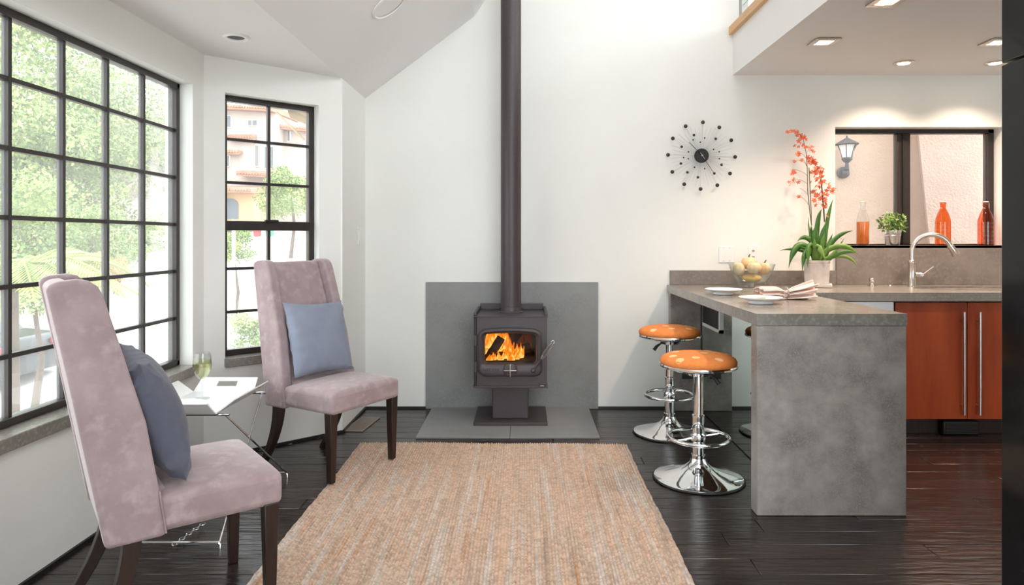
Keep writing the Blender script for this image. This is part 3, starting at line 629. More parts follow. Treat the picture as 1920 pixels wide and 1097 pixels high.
# continuous worktop: L shape with oval sink cut out
wt = thing('concrete_worktop', 'polished grey concrete L-shaped worktop of the breakfast bar and sink run', 'countertop', (0,0,0))
SKC = (3.13, 4.56, .46, .205)
g = MB(); g.prism([(PX0, PY0), (PX1, PY0), (PX1, CY0), (PX1, YB-.001), (PX0, YB-.001)], CT-TH, CT, 'z')
g.box(PX1, SKC[0]-.55, CY0, YB-.001, CT-TH, CT); g.box(SKC[0]+.55, 4.0, CY0, YB-.001, CT-TH, CT)
yN = YB-.001-SKC[1]; yS = SKC[1]-CY0
angs = sorted([2*PI*k/48 for k in range(48)]+[math.atan2(yN, .55), math.atan2(yN, -.55), math.atan2(-yS, -.55)+2*PI, math.atan2(-yS, .55)+2*PI]); n = len(angs); v = []; f = []
for z in (CT, CT-TH):
    for a in angs: v.append((SKC[0]+SKC[2]*math.cos(a), SKC[1]+SKC[3]*math.sin(a), z))
    for a in angs:
        c, s_ = math.cos(a), math.sin(a); tt = min(.55/max(abs(c), 1e-6), (yN if s_ > 0 else yS)/max(abs(s_), 1e-6)); v.append((SKC[0]+c*tt, SKC[1]+s_*tt, z))
for k in range(n):
    k2 = (k+1) % n; f += [(k, k2, n+k2, n+k), (2*n+k, 3*n+k, 3*n+k2, 2*n+k2), (k, 2*n+k, 2*n+k2, k2)]
    if v[n+k][1] < CY0+.0001 and v[n+k2][1] < CY0+.0001: f.append((n+k, n+k2, 3*n+k2, 3*n+k))
n = 48
n_ = 0; g.add(v, f); g.obj('slab', 'conctop', wt)
bs = MB(); prof = [(1.0, 0), (.98, -.02), (.94, -.13), (.80, -.17), (.02, -.175)]; v = []; f = []
for (r_, z) in prof:
    for k in range(n): a = 2*PI*k/n; v.append((SKC[0]+SKC[2]*r_*math.cos(a), SKC[1]+SKC[3]*r_*math.sin(a), CT-TH+z+.04))
for i in range(len(prof)-1):
    for k in range(n): f.append((i*n+k, i*n+(k+1) % n, (i+1)*n+(k+1) % n, (i+1)*n+k))
f.append([(len(prof)-1)*n+k for k in range(n)]); bs.add(v, f); bs.obj('sink_basin', 'conc', wt, smooth=True)
tag(MB().box(PX0+.003, PX1-.003, PY0+.003, PY0+.085, .001, CT-TH-.0015).obj('concrete_end_panel', 'conc', bevel=.002), 'mottled grey concrete slab standing under the near end of the breakfast bar', 'panel')
ep = thing('concrete_wall_panel', 'narrow concrete upright under the bar where it meets the wall', 'panel', (0,0,0))
MB().box(PX0+.01, 1.272, 4.84, YB-.014, .001, CT-TH-.0015).obj('slab', 'conc', ep, bevel=.002)
MB().box(1.135, 1.215, 4.828, 4.84, .235, .285).obj('outlet', 'black', ep, bevel=.003)
tag(MB().box(PX0+.02, KX0, YB-.020, YB-.0005, CT+.0005, 1.018).obj('low_backsplash', 'backspl', bevel=.002), 'low grey concrete upstand along the wall behind the fruit bowl', 'backsplash')
g = MB().box(KX0, 4.0, YB-.022, YB-.0005, CT+.0005, 1.203); g.box(KX0+.001, KX1-.001, YB-.022, YB+.098, 1.181, 1.203)
tag(g.obj('tall_backsplash', 'backspl', bevel=.002), 'tall brown-grey concrete splashback and ledge below the sink window', 'backsplash')
# cabinets
pc = thing('bar_cabinet', 'mirror-sided cabinet beneath the breakfast bar', 'cabinet', (0,0,0))
MB().box(1.285, PX1-.03, PY0+.087, 4.82, .001, CT-TH-.0015).obj('body', 'espresso', pc)
MB().box(1.277, 1.285, PY0+.088, 4.82, .006, CT-TH-.0018).obj('mirror', 'mirror', pc)
vn = MB(); y0_, y1_ = 4.36, 4.76; vz0, vz1 = .655, .84
MB().box(1.268, 1.277, y0_, y1_, vz0, vz1).obj('black_screen', 'stoveblk', pc)
vn.box(1.264, 1.277, y0_-.022, y0_, vz0-.022, vz1+.01); vn.box(1.264, 1.277, y0_-.022, y1_, vz0-.022, vz0)
vn.obj('screen_frame', 'plate', pc)
def cabinet(name, label, x0, x1, doors, matn, hnd):
    t = thing(name, label, 'cabinet', (0,0,0)); FY = 4.222
    MB().box(x0+.001, x1-.001, FY+.022, YB-.03, .105, CT-TH-.19 if name == 'sink_cabinet' else CT-TH-.0015).obj('body', 'espresso', t)
    MB().box(x0+.001, x1-.001, FY+.065, FY+.09, .001, .105).obj('toe_kick', 'espresso', t)
    if name == 'sink_cabinet': MB().box(x0+.001, x1-.001, FY+.022, FY+.04, CT-TH-.19, CT-TH-.0015).obj('front_rail', 'espresso', t)
    for i, (a, b) in enumerate(doors):
        d = MB().box(a+.0015, b-.0015, FY, FY+.02, .108, CT-TH-.012).obj('door', matn, t, bevel=.0015)
        hx = hnd[i]
        h = MB(); h.tube([(hx, FY-.034, .142), (hx, FY-.034, .79)], .0075, 10)
        for zz in (.20, .735): h.tube([(hx, FY-.034, zz), (hx, FY+.001, zz)], .005, 8)
        h.obj('handle', 'steel', d, smooth=True)
    return t
cabinet('sink_cabinet', 'cherry wood cabinet under the sink with long bar handles', 2.342, 3.62, [(2.342, 2.80), (2.80, 3.255), (3.255, 3.62)], 'cherry', [2.758, 2.858, 3.58])
cabinet('cherry_cabinet', 'cherry wood cabinet right of the sink, behind the black refrigerator', 3.622, 3.99, [(3.622, 3.99)], 'cherry', [3.66])
dw = thing('dishwasher', 'stainless steel dishwasher front beside the cherry cabinet', 'dishwasher', (0,0,0))
MB().box(1.728, 2.338, 4.25, YB-.03, .10, CT-TH-.003).obj('body', 'black', dw); MB().box(1.728, 2.338, 4.228, 4.25, .11, CT-TH-.006).obj('front', 'steel', dw, bevel=.003)
MB().tube([(1.78, 4.195, .78), (2.29, 4.195, .78)], .009, 10).obj('handle', 'steel', dw, smooth=True); MB().box(1.73, 2.336, 4.29, 4.31, .001, .10).obj('toe_kick', 'black', dw)
for xx in (1.80, 2.27): MB().tube([(xx, 4.195, .78), (xx, 4.23, .78)], .006, 8).obj('handle_post', 'steel', dw, smooth=True)
kh = thing('floor_vent_heater', 'black louvred heater under the cherry cabinet doors', 'heater', (0,0,0))
MB().box(2.655, 2.885, 4.235, 4.285, .001, .092).obj('body', 'stoveblk', kh, bevel=.01)
for k in range(5): MB().box(2.67, 2.87, 4.228, 4.236, .016+k*.014, .022+k*.014).obj('louvre', 'black', kh)
# faucet
fc = thing('kitchen_faucet', 'brushed nickel gooseneck pull-down faucet behind the sink', 'faucet', (2.752, 4.745, CT+.0008), math.radians(-12))
MB().lathe([(.030,0),(.030,.006),(.0255,.012),(.025,.16),(.0275,.165),(.0275,.178),(.021,.186)], 28).obj('base', 'nickel', fc, smooth=True)
pth = [(0,0,.18), (0,0,.245)]+[(.125-.125*math.cos(a), 0, .25+.118*math.sin(a)) for a in [PI*k/16*.86 for k in range(17)]]
MB().tube(pth, .0165, 16).obj('spout', 'nickel', fc, smooth=True)
e = Vector(pth[-1]); dd = (Vector(pth[-1])-Vector(pth[-2])).normalized()
MB().tube([e, e+dd*.012, e+dd*.014, e+dd*.035, e+dd*.085, e+dd*.09], [.0185, .0185, .021, .021, .028, .025], 18).obj('spray_head', 'nickel', fc, smooth=True)
MB().tube([(.02,-.01,.085), (.05,-.018,.082), (.068,-.022,.08)], [.017,.019,.014], 14).obj('handle_hub', 'nickel', fc, smooth=True)
MB().tube([(.062,-.022,.084), (.10,-.03,.118), (.128,-.036,.142)], [.006,.006,.0085], 10).obj('lever', 'nickel', fc, smooth=True)
so = thing('soap_cap', 'small round nickel air-gap cap on the worktop left of the faucet', 'fitting', (2.487, 4.78, CT+.0008))
MB().lathe([(.030,0),(.030,.004),(.021,.006),(.021,.018),(.0195,.02),(.021,.022),(.021,.05),(.017,.056),(.001,.057)], 24).obj('cap', 'nickel', so, smooth=True)
sd = MB().lathe([(.014,0),(.014,.004),(.011,.007),(.001,.008)], 20); so2 = sd.obj('sink_button', 'nickel', smooth=True); so2.location = (2.625, 4.80, CT+.0008); tag(so2, 'tiny nickel push button on the worktop beside the sink rim', 'button')
# black refrigerator and bar seat at the right edge
rf = thing('refrigerator', 'tall glossy black refrigerator at the right edge of the view', 'refrigerator', (0,0,0))
FX = 1.508; FY0, FY1 = 1.36, 2.113
MB().box(FX, FX+.70, FY0+.05, FY1, .02, 1.80).obj('body', 'gloss', rf, bevel=.004)
MB().box(FX, FX+.70, FY0, FY0+.046, .04, .73).obj('door', 'gloss', rf, bevel=.005); MB().box(FX, FX+.70, FY0, FY0+.046, .738, 1.80).obj('door', 'gloss', rf, bevel=.005)
MB().box(FX+.02, FX+.68, FY0+.07, FY1-.03, .001, .02).obj('plinth', 'black', rf)
MB().tube([(FX+.62, FY0-.04, .9), (FX+.62, FY0-.04, 1.6)], .012, 10).obj('handle', 'steel', rf, smooth=True)
uc = thing('overhead_cabinet', 'glossy black cabinet above the refrigerator at the right edge', 'cabinet', (0,0,0))
MB().box(FX, FX+.70, FY0+.02, FY1, 1.806, ZLOFT-.002).obj('body', 'gloss', uc, bevel=.004); MB().box(FX+.002, FX+.698, FY0, FY0+.019, 1.81, ZLOFT-.006).obj('door', 'gloss', uc, bevel=.003)
# ---- bar stools
def bar_stool(label, X, Y, seat_z, ring_z, rz):
    t = thing('bar_stool', label, 'stool', (X, Y, .001), rz, 'orange spotted bar stools')
    MB().lathe([(.232,0),(.236,.004),(.232,.010)], 56).obj('base_rim', 'stoveblk', t, smooth=True)
    MB().lathe([(.228,.010),(.220,.014),(.17,.026),(.11,.044),(.07,.062),(.045,.085),(.037,.105),(.034,.112)], 56).obj('base', 'chrome', t, smooth=True)
    MB().lathe([(.036,.10),(.036,.125),(.031,.13),(.031,ring_z+.10),(.0325,ring_z+.105),(.0325,ring_z+.115),(.026,ring_z+.12),(.026,seat_z-.03)], 28).obj('column', 'chrome', t, smooth=True)
    MB().tube([(.155*math.cos(a), .155*math.sin(a), ring_z) for a in [2*PI*k/48 for k in range(48)]], .0105, 10, closed=True).obj('foot_ring', 'chrome', t, smooth=True)
    for a in (.9, .9+PI):
        MB().tube([(.03*math.cos(a), .03*math.sin(a), ring_z), (.155*math.cos(a), .155*math.sin(a), ring_z)], .008, 8).obj('ring_spoke', 'chrome', t, smooth=True)
    MB().lathe([(.039,ring_z-.02),(.041,ring_z-.016),(.041,ring_z+.016),(.039,ring_z+.02)], 24).obj('ring_collar', 'chrome', t, smooth=True)
    MB().lathe([(.06,seat_z-.05),(.075,seat_z-.03),(.12,seat_z-.024),(.185,seat_z-.012),(.199,seat_z-.004),(.200,seat_z+.004),(.196,seat_z+.010)], 48).obj('seat_pan', 'chrome', t, smooth=True)
    cu = MB().lathe([(.191,seat_z+.008),(.196,seat_z+.016),(.196,seat_z+.026),(.187,seat_z+.040),(.165,seat_z+.052),(.12,seat_z+.060),(.06,seat_z+.063),(.001,seat_z+.064)], 48).obj('seat_cushion', 'orange', t, smooth=True)
    def hz(r): return np.interp(r, [.001,.06,.12,.165,.187,.196], [seat_z+.064,seat_z+.063,seat_z+.060,seat_z+.052,seat_z+.040,seat_z+.024])
    for (a, r) in ((.3,.03),(1.3,.11),(2.2,.14),(3.1,.12),(3.9,.15),(4.8,.12),(5.6,.155),(0.55,.165),(2.75,.17),(4.35,.172)):
        g = MB(); c = (r*math.cos(a), r*math.sin(a)); v = [(c[0], c[1], hz(math.hypot(*c))+.0012)]; m_ = 12; rad = .021
        for ri in (1, 2):
            for k in range(m_):
                b = 2*PI*k/m_; q = (c[0]+rad*ri/2*math.cos(b), c[1]+rad*ri/2*math.sin(b)); v.append((q[0], q[1], hz(min(.196, math.hypot(*q)))+.0012))
        f = [(0, 1+k, 1+(k+1) % m_) for k in range(m_)]+[(1+k, 1+m_+k, 1+m_+(k+1) % m_, 1+(k+1) % m_) for k in range(m_)]
        g.add(v, f); g.obj('dot', 'dots', cu, smooth=True)
    MB().tube([(.028,0,seat_z-.045), (.06,0,seat_z-.05), (.085,.0,seat_z-.065), (.105,0,seat_z-.09)], [.004,.005,.010,.012], 8).obj('lift_lever', 'stoveblk', t, smooth=True)
    return t
bar_stool('nearer orange polka-dot bar stool with chrome pedestal base', .903, 3.48, .590, .215, math.radians(-25))
bar_stool('farther orange polka-dot bar stool with chrome pedestal, closer to the wall', .930, 4.30, .625, .243, math.radians(190))

# ================================================================== THINGS ON THE BAR
def footed_plate(label, X, Y):
    t = thing('footed_plate', label, 'plate', (X, Y, CT+.0008))
    MB().lathe([(.058,0),(.062,.001),(.058,.014),(.075,.017),(.100,.024),(.110,.030),(.111,.0325),(.109,.034),(.095,.028),(.07,.022),(.001,.021)], 44).obj('dish', 'china', t, smooth=True)
    return t
footed_plate('white footed plate on the bar farther back, nearer the fruit bowl', 1.207, 4.06)
t = footed_plate('white footed plate with a green leaf motif on the bar beside the napkins', 1.232, 3.49)
g = MB(); g.add([(-.03,.03,.0235),(0,.022,.0235),(.035,.035,.0235),(.05,.055,.0255),(.01,.05,.0245)], [(0,1,2,3,4)]); g.obj('leaf_motif', 'leaf2', t)
# napkins: folded cloths bunched in a ring
np_ = thing('napkin_bundle', 'coral striped cloth napkins held in a dark ring', 'napkins', (1.452, 3.72, CT+.0008), math.radians(3))
def stripe_mat():
    m, t, b = nt('striped_linen'); N = t.nodes; L = t.links; tc = N.new('ShaderNodeTexCoord'); sp = N.new('ShaderNodeSeparateXYZ'); L.new(tc.outputs['UV'], sp.inputs[0])
    mu = N.new('ShaderNodeMath'); mu.operation = 'MULTIPLY'; mu.inputs[1].default_value = 9; L.new(sp.outputs['X'], mu.inputs[0]); fr = N.new('ShaderNodeMath'); fr.operation = 'FRACT'; L.new(mu.outputs[0], fr.inputs[0])
    r = N.new('ShaderNodeValToRGB'); r.color_ramp.interpolation = 'CONSTANT'; e = r.color_ramp.elements; e[0].color = c4((.82,.74,.68)); e[1].position = .5; e[1].color = c4((.80,.30,.20)); x = e.new(.72); x.color = c4((.84,.76,.70)); x = e.new(.84); x.color = c4((.78,.42,.33))
    L.new(fr.outputs[0], r.inputs[0]); L.new(r.outputs[0], b.inputs['Base Color']); b.inputs['Roughness'].default_value = .9; return m
SM = stripe_mat()
def napkin(k, seed):
    rr = random.Random(seed); n = 22; m_ = 18; v = []; f = []; uv = []
    for i in range(n+1):
        s = i/n; x = -.155+.31*s
        pin = 1-.55*math.exp(-((x+.0)/.035)**2)
        wide = (.048+.030*abs(x)/.15) * pin*(1-.12*k)
        for j in range(m_+1):
            q = 2*j/m_-1
            hh = .006+.024*k*(.55+.45*pin)+.016*pin*(1-q*q)+(.014*max(0, x)/.15*math.sin(q*9+seed+k*2)+.004*math.sin(q*14+seed))*min(1, abs(x)/.05)+max(0, (x-.06))*.22*(k+.4)*.5
            v.append((x+.008*math.sin(q*5+seed)*abs(x)/.15, q*wide, max(.001, hh))); uv.append((j/m_, s))
    for i in range(n):
        for j in range(m_): a = i*(m_+1)+j; f.append((a, a+1, a+m_+2, a+m_+1))
    me = bpy.data.meshes.new('napkin'); me.from_pydata(v, [], f); ul = me.uv_layers.new(name='UVMap')
    for lp in me.loops: ul.data[lp.index].uv = uv[lp.vertex_index]
    me.materials.append(SM); o = link('napkin', me, np_, smooth=True); so_ = o.modifiers.new('solidify', 'SOLIDIFY'); so_.thickness = .003; so_.offset = 1
for k in range(3): napkin(k, 3+k*5)
MB().tube([(0, .040*math.cos(a), .037+.031*math.sin(a)) for a in [2*PI*k/24 for k in range(24)]], .0045, 8, closed=True).obj('napkin_ring', 'aluminium', np_, smooth=True)
# bowl with gourds
BX, BY = 1.588, 4.68
bw = thing('glass_bowl', 'clear glass bowl holding gourds on the bar', 'bowl', (BX, BY, CT+.0008))
MB().lathe([(.090,0),(.106,.002),(.107,.012),(.098,.030),(.112,.055),(.138,.10),(.155,.150),(.160,.162),(.1565,.162),(.151,.150),(.134,.10),(.107,.055),(.092,.036),(.001,.030)], 48).obj('bowl', 'bowlglass', bw, smooth=True)
def gourd(label, c, r, sq, matn, ribs, amp, tilt, stem=True):
    t = thing('gourd', label, 'gourd', c, tilt)
    g = MB(); n, m_ = 28, 14; v = []; f = []
    for i in range(m_+1):
        a = PI*i/m_
        for k in range(n):
            b = 2*PI*k/n; rr = r*(1+amp*math.cos(ribs*b)*math.sin(a)); v.append((rr*sq[0]*math.sin(a)*math.cos(b)+1e-5*math.cos(b), rr*sq[1]*math.sin(a)*math.sin(b)+1e-5*math.sin(b), r*sq[2]*-math.cos(a)*(1-.18*math.sin(a)**0*math.exp(-(a/.5)**2)-.22*math.exp(-((PI-a)/.5)**2))))
    for i in range(m_):
        for k in range(n): f.append((i*n+k, i*n+(k+1) % n, (i+1)*n+(k+1) % n, (i+1)*n+k))
    g.add(v, f); g.obj('flesh', matn, t, smooth=True)
    if stem: MB().tube([(0,0,r*sq[2]*.75), (.003,0,r*sq[2]*1.0), (.012,.004,r*sq[2]*1.22)], [.007,.005,.004], 7).obj('stem', 'stem', t, smooth=True)
    return t
CB = CT+.0008
gourd('smooth yellow gourd lying at the bottom of the glass bowl', (BX-.005, BY-.020, CB+.064), .032, (2.1,1.5,.9), 'gourd3', 4, .0, 0, False)
gourd('cream ribbed gourd against the left side of the glass bowl', (BX-.092, BY-.002, CB+.125), .048, (.78,1.25,1.1), 'gourd', 8, .05, 0, False)
gourd('large cream ribbed gourd in the middle of the bowl', (BX-.003, BY-.060, CB+.137), .052, (1.0,.9,.86), 'gourd', 9, .06, 1.1, False)
gourd('peach ribbed gourd piled topmost in the bowl', (BX-.004, BY+.045, CB+.166), .056, (.92,.88,.92), 'gourd2', 9, .06, .2)
gourd('peach gourd with a dark stem at the right side of the bowl', (BX+.090, BY-.004, CB+.130), .046, (.78,1.25,1.05), 'gourd2', 7, .06, 0)
# planter and orchid
PLX, PLY = 2.055, 4.70
pt_ = thing('clay_planter', 'square whitewashed clay planter on its saucer', 'planter', (PLX, PLY, CT+.0008), math.radians(-24))
MB().box(-.098, .098, -.098, .098, 0, .022).obj('saucer', 'whitewash', pt_, bevel=.004)
pb_ = MB(); o1, o2, h1 = .078, .084, .187
pb_.hexa([(-o1,-o1,.0225),(o1,-o1,.0225),(o1,o1,.0225),(-o1,o1,.0225),(-o2,-o2,h1-.02),(o2,-o2,h1-.02),(o2,o2,h1-.02),(-o2,o2,h1-.02)])
for (a, b, c, d) in ((-o2,o2,-o2,-o2+.012),(-o2,o2,o2-.012,o2),(-o2,-o2+.012,-o2,o2),(o2-.012,o2,-o2,o2)): pb_.box(a, b, c, d, h1-.02, h1)
pb_.obj('pot', 'whitewash', pt_, bevel=.003)
MB().box(-.070, .070, -.070, .070, h1-.0199, h1-.008).obj('soil', 'soil', pt_)
oc = thing('orchid', 'coral orchid with strap leaves and two tall flower sprays in the clay planter', 'plant', (PLX, PLY, CT+.178))
SC = 4.68/F
def OP(u, v, dy=0):   # orchid crop pixel (3.322 px per px, origin 1450,230) to local
    p = P(1450+u/3.322, 230+v/3.322, PLY+dy); return Vector((p.x-PLX, dy, p.z-(CT+.178)))
def leaf(pts, wmax, matn, tw=0):
    pts = [Vector(p) for p in pts]; c = bez(pts[0], pts[1], pts[2], 14) if len(pts) == 3 else pts; g = MB(); v = []; f = []
    for i, p in enumerate(c):
        t = i/(len(c)-1); tg = (c[min(i+1, len(c)-1)]-c[max(i-1, 0)]).normalized()
        side = tg.cross(Vector((0, 1, .25))); 
        if side.length < .15: side = Vector((1,0,0))
        side.normalize(); side = (Matrix.Rotation(tw+.3*t, 3, tg) @ side); nrm = side.cross(tg).normalized()
        w_ = wmax*(.35+.65*math.sin(PI*min(1, t*.85+.12)))*(1-max(0, t-.8)/.2*.95)
        v += [p-side*w_+nrm*w_*.3, p, p+side*w_+nrm*w_*.3]
    for i in range(len(c)-1): f += [(i*3, i*3+1, i*3+4, i*3+3), (i*3+1, i*3+2, i*3+5, i*3+4)]
    g.add(v, f); o = g.obj('leaf', matn, oc, smooth=True); so_ = o.modifiers.new('solidify', 'SOLIDIFY'); so_.thickness = .0015
    return o
b0 = (280, 870)
for (m_, e_, w_, mt, dy) in (((150,640),(95,905),.026,'leaf',-.07),((195,690),(180,930),.022,'leaf',-.10),((215,640),(215,905),.022,'leaf',-.12),((190,760),(40,797),.012,'leaf',-.02),((225,650),(150,740),.018,'leaf',.02),
        ((270,600),(300,540),.020,'leaf',.03),((330,600),(372,475),.016,'leaf',.06),((330,730),(325,620),.034,'leaf',-.05),((265,720),(262,640),.03,'leaf',0),((240,680),(330,865),.024,'leaf2',-.13),
        ((345,700),(497,672),.020,'leaf',.0),((400,700),(530,820),.022,'leaf2',-.06),((420,780),(520,815),.017,'leaf',-.1),((410,820),(395,790),.016,'leaf2',-.08),((470,780),(520,895),.012,'leaf2',-.03),((300,770),(322,685),.017,'leaf2',-.1),
        ((240,740),(235,640),.022,'leaf',.04),((205,680),(222,590),.007,'leaf2',.05),((345,780),(370,690),.016,'leaf',.05),((390,820),(445,715),.012,'leaf2',.03),((230,790),(160,770),.014,'leaf',-.05),((300,800),(290,700),.02,'leaf',-.06),((270,800),(255,720),.018,'leaf2',-.09),((320,830),(350,760),.016,'leaf2',-.1)):
    jb = (b0[0]+random.uniform(-40, 50), b0[1]+8); leaf([OP(*jb, dy*.3), OP(*m_, dy*.8), OP(*e_, dy)], w_, mt)
def curvepts(l): return [OP(*p) for p in l]
sp1 = [(238,640),(225,540),(214,420),(212,300),(205,190),(185,95),(150,55),(120,48)]
sp2 = [(318,620),(308,500),(298,380),(285,310),(262,260),(240,230)]
MB().tube(curvepts(sp1), [.0034,.003,.0028,.0026,.0022,.0018,.0014,.001], 6).obj('flower_spike', 'stem', oc, smooth=True)
MB().tube(curvepts(sp2), [.0034,.003,.0028,.0024,.002,.0014], 6).obj('flower_spike', 'stem', oc, smooth=True)
MB().tube(curvepts([(237,640),(236,560),(228,400),(222,280)]), .0028, 6).obj('support_stake', 'stem', oc, smooth=True)
MB().tube(curvepts([(322,615),(316,540),(306,430),(298,340)]), .0024, 6).obj('support_stake', 'stem', oc, smooth=True)
twigs = [((212,330),(180,300),(140,295)),((210,380),(175,350),(135,352)),((214,450),(195,420),(165,408)),((218,510),(200,480),(172,462)),((206,270),(195,240),(155,232)),((200,215),(185,190),(155,192)),((214,300),(205,235),(178,228)),((300,430),(330,410),(375,425)),((296,380),(265,375),(250,420))]
for a, b, c in twigs: MB().tube(bez(OP(*a), OP(*b, -.01), OP(*c, -.03), 7), .0011, 5).obj('twig', 'stem', oc, smooth=True)
fg = MB()
for k in range(5):
    a = 2*PI*k/5+.3; L_ = 1.0 if k else 1.25; c, s_ = math.cos(a), math.sin(a); w_ = .30
    fg.add([(0,0,0),(.5*L_*c-w_*s_, .5*L_*s_+w_*c, .14),(L_*c, L_*s_, .06),(.5*L_*c+w_*s_, .5*L_*s_-w_*c, .14)], [(0,1,2),(0,2,3)])
fg.sphere((0,0,.08), .16, 6, 4)
fo = fg.obj('flower', 'petal', oc); FME = fo.data; bpy.data.objects.remove(fo)
def flower(u, v, dy, s): inst('flower', FME, oc, OP(u, v, dy), (PI/2+random.uniform(-.9, .9), random.uniform(-.6, .6), random.uniform(-1.5, 1.5)), (s, s, s))
for (u, v, nn, sp) in ((110,55,4,16),(135,58,5,18),(160,75,4,16),(190,92,6,16),(160,115,4,14),(150,148,3,10),(205,108,4,12),(180,135,3,10),(215,160,4,16),(232,175,6,18),(155,195,4,14),(178,228,2,8),(130,240,4,14),(122,312,4,14),(125,362,5,14),(104,380,2,10),(152,362,2,8),(165,458,2,8),
        (225,225,6,14),(240,240,8,22),(262,255,8,22),(255,290,8,22),(280,280,8,22),(275,320,8,22),(300,300,6,16),(305,335,6,18),(265,350,6,20),(285,385,7,22),(310,375,5,18),(345,395,6,18),(345,425,6,20),(375,428,4,10),(250,425,5,16),(270,450,7,18),(265,490,6,18),(290,475,7,20),(315,440,6,18),(325,470,5,14),(315,505,6,16),(325,530,4,10),(335,577,2,6)):
    for k in range(nn): flower(u+random.gauss(0, sp*.6), v+random.gauss(0, sp*.6), random.uniform(-.035, .03), random.uniform(.013, .019))

# bottles and herb pot on the ledge
LZ = 1.2032; LYY = YB+.036
def bottle(label, px, h, r, kind):
    X = (px-CX)*LYY/F; t = thing('swing_top_bottle', label, 'bottle', (X, LYY, LZ), 0, 'bottles on the window ledge')
    prof = [(r*.9,0),(r,.006),(r,h*.52),(r*.97,h*.58),(r*.70,h*.72),(r*.42,h*.82),(r*.36,h*.86),(r*.36,h*.95),(r*.44,h*.955),(r*.44,h*.975),(r*.30,h*.98)]
    if kind == 'clear':
        MB().lathe(prof, 28).obj('bottle_glass', 'bowlglass', t, smooth=True)
        MB().lathe([(r*.86,.008),(r*.93,.014),(r*.93,h*.52),(r*.90,h*.535)], 24).obj('drink', 'oliquid', t, smooth=True)
    else:
        MB().lathe(prof, 28).obj('bottle_glass', kind, t, smooth=True)
        for k in range(5): MB().lathe([(r*1.0,.03+.032*k),(r*1.035,.036+.032*k),(r*1.0,.042+.032*k)], 28, cap=False).obj('glass_ridge', 'bowlglass', t, smooth=True)
    MB().lathe([(r*.30,h*.98),(r*.36,h*.985),(r*.34,h),(r*.1,h*1.005)], 18).obj('stopper', 'china', t, smooth=True)
    for s_ in (-1, 1): MB().tube([(s_*r*.36,0,h*.99), (s_*r*.50,0,h*.93), (s_*r*.46,0,h*.86), (s_*r*.30,-r*.3,h*.84)], .0016, 5).obj('wire_bail', 'steel', t, smooth=True)
    return t
bottle('clear swing-top bottle half full of orange drink on the window ledge', 1617.5, .325, .045, 'clear')
bottle('orange glass swing-top bottle behind the faucet on the ledge', 1768, .325, .052, 'oglass')
bottle('red-orange glass swing-top bottle at the right end of the ledge', 1848.5, .325, .053, 'oglass2')
hp_ = thing('herb_pot', 'small leafy green plant in a galvanised tin pot on the ledge', 'plant', ((1673-CX)*LYY/F, LYY-.002, LZ))
MB().lathe([(.044,0),(.047,.004),(.056,.078),(.057,.08),(.0585,.082),(.059,.108),(.061,.110),(.059,.112),(.056,.108),(.054,.096),(.001,.095)], 32).obj('pot', 'galv', hp_, smooth=True)
MB().tube([(.0555*math.cos(a), .0555*math.sin(a), .072) for a in [2*PI*k/32 for k in range(32)]], .0018, 5, closed=True).obj('pot_ridge', 'galv', hp_, smooth=True)
def leafball(n, c, rad, size, seed, sq=(1,1,1), hollow=.35, flat=False):
    r = np.random.default_rng(seed); d = r.normal(size=(n,3)); d /= np.linalg.norm(d, axis=1)[:, None]
    rr = (hollow+(1-hollow)*r.random(n)**.5)*(1+.12*np.sin(d[:,0]*7+seed)*np.cos(d[:,2]*6+d[:,1]*5))
    p = d*rr[:, None]*np.array(rad)*np.array(sq)+np.array(c)
    a = r.normal(size=(n,3)); a /= np.linalg.norm(a, axis=1)[:, None]; b = np.cross(a, d+.3*r.normal(size=(n,3))); b /= np.linalg.norm(b, axis=1)[:, None]
    s = size*(.6+.8*r.random(n))[:, None]; 
    v = np.stack([p-a*s, p+b*s*.55, p+a*s, p-b*s*.55], 1).reshape(-1, 3)
    return v
def mesh_quads(name, v, mat, parent):
    nq = len(v)//4; me = bpy.data.meshes.new(name); me.vertices.add(len(v)); me.vertices.foreach_set('co', v.astype(np.float32).ravel())
    me.loops.add(nq*4); me.loops.foreach_set('vertex_index', np.arange(nq*4, dtype=np.int32)); me.polygons.add(nq); me.polygons.foreach_set('loop_start', np.arange(0, nq*4, 4, dtype=np.int32))
    me.update(calc_edges=True); me.materials.append(M[mat] if isinstance(mat, str) else mat); o = bpy.data.objects.new(name, me); COL.objects.link(o); o.parent = parent; return o
mesh_quads('foliage', leafball(430, (0,0,.165), (.105,.095,.085), .013, 5), 'bushleaf', hp_)
for k in range(9):
    a = k*.7; MB().tube([(.01*math.cos(a), .01*math.sin(a), .095), (.06*math.cos(a), .05*math.sin(a), .19)], .0015, 4).obj('stalk', 'stem', hp_)

# ================================================================== WALL AND CEILING FITTINGS
ck = thing('starburst_clock', 'black and chrome starburst wall clock with beaded spokes', 'clock', (1.289, YB, 1.859))
CM = 1/7.313/254.4
def CKP(u, v, yy): return Vector(((u-540)*CM, yy, -(v-535)*CM))
cd = MB().lathe([(.052,0),(.052,.014),(.049,.017),(.001,.018)], 40); cd.xf(Matrix.Translation((0,-.030,0)) @ Matrix.Rotation(PI/2, 4, 'X')); cd.obj('face', 'stoveblk', ck, smooth=True)
MB().tube([(0,-.0005,0), (0,-.03,0)], .012, 12).obj('mount', 'chrome', ck, smooth=True)
BIG = [(560,80),(783,150),(945,325),(998,552),(928,777),(755,937),(528,988),(305,923),(143,755),(85,523),(150,300),(325,133)]
MID = [(437,254),(733,304),(270,413),(812,659),(260,641),(349,762),(715,777),(492,829)]
SML = [(427,320),(583,294),(524,351),(705,450),(781,482),(363,483),(297,560),(361,577),(783,576),(445,692),(583,712)]
beadmat = pmat('smoked_chrome', (.06,.05,.05), rough=.15, metal=.6)
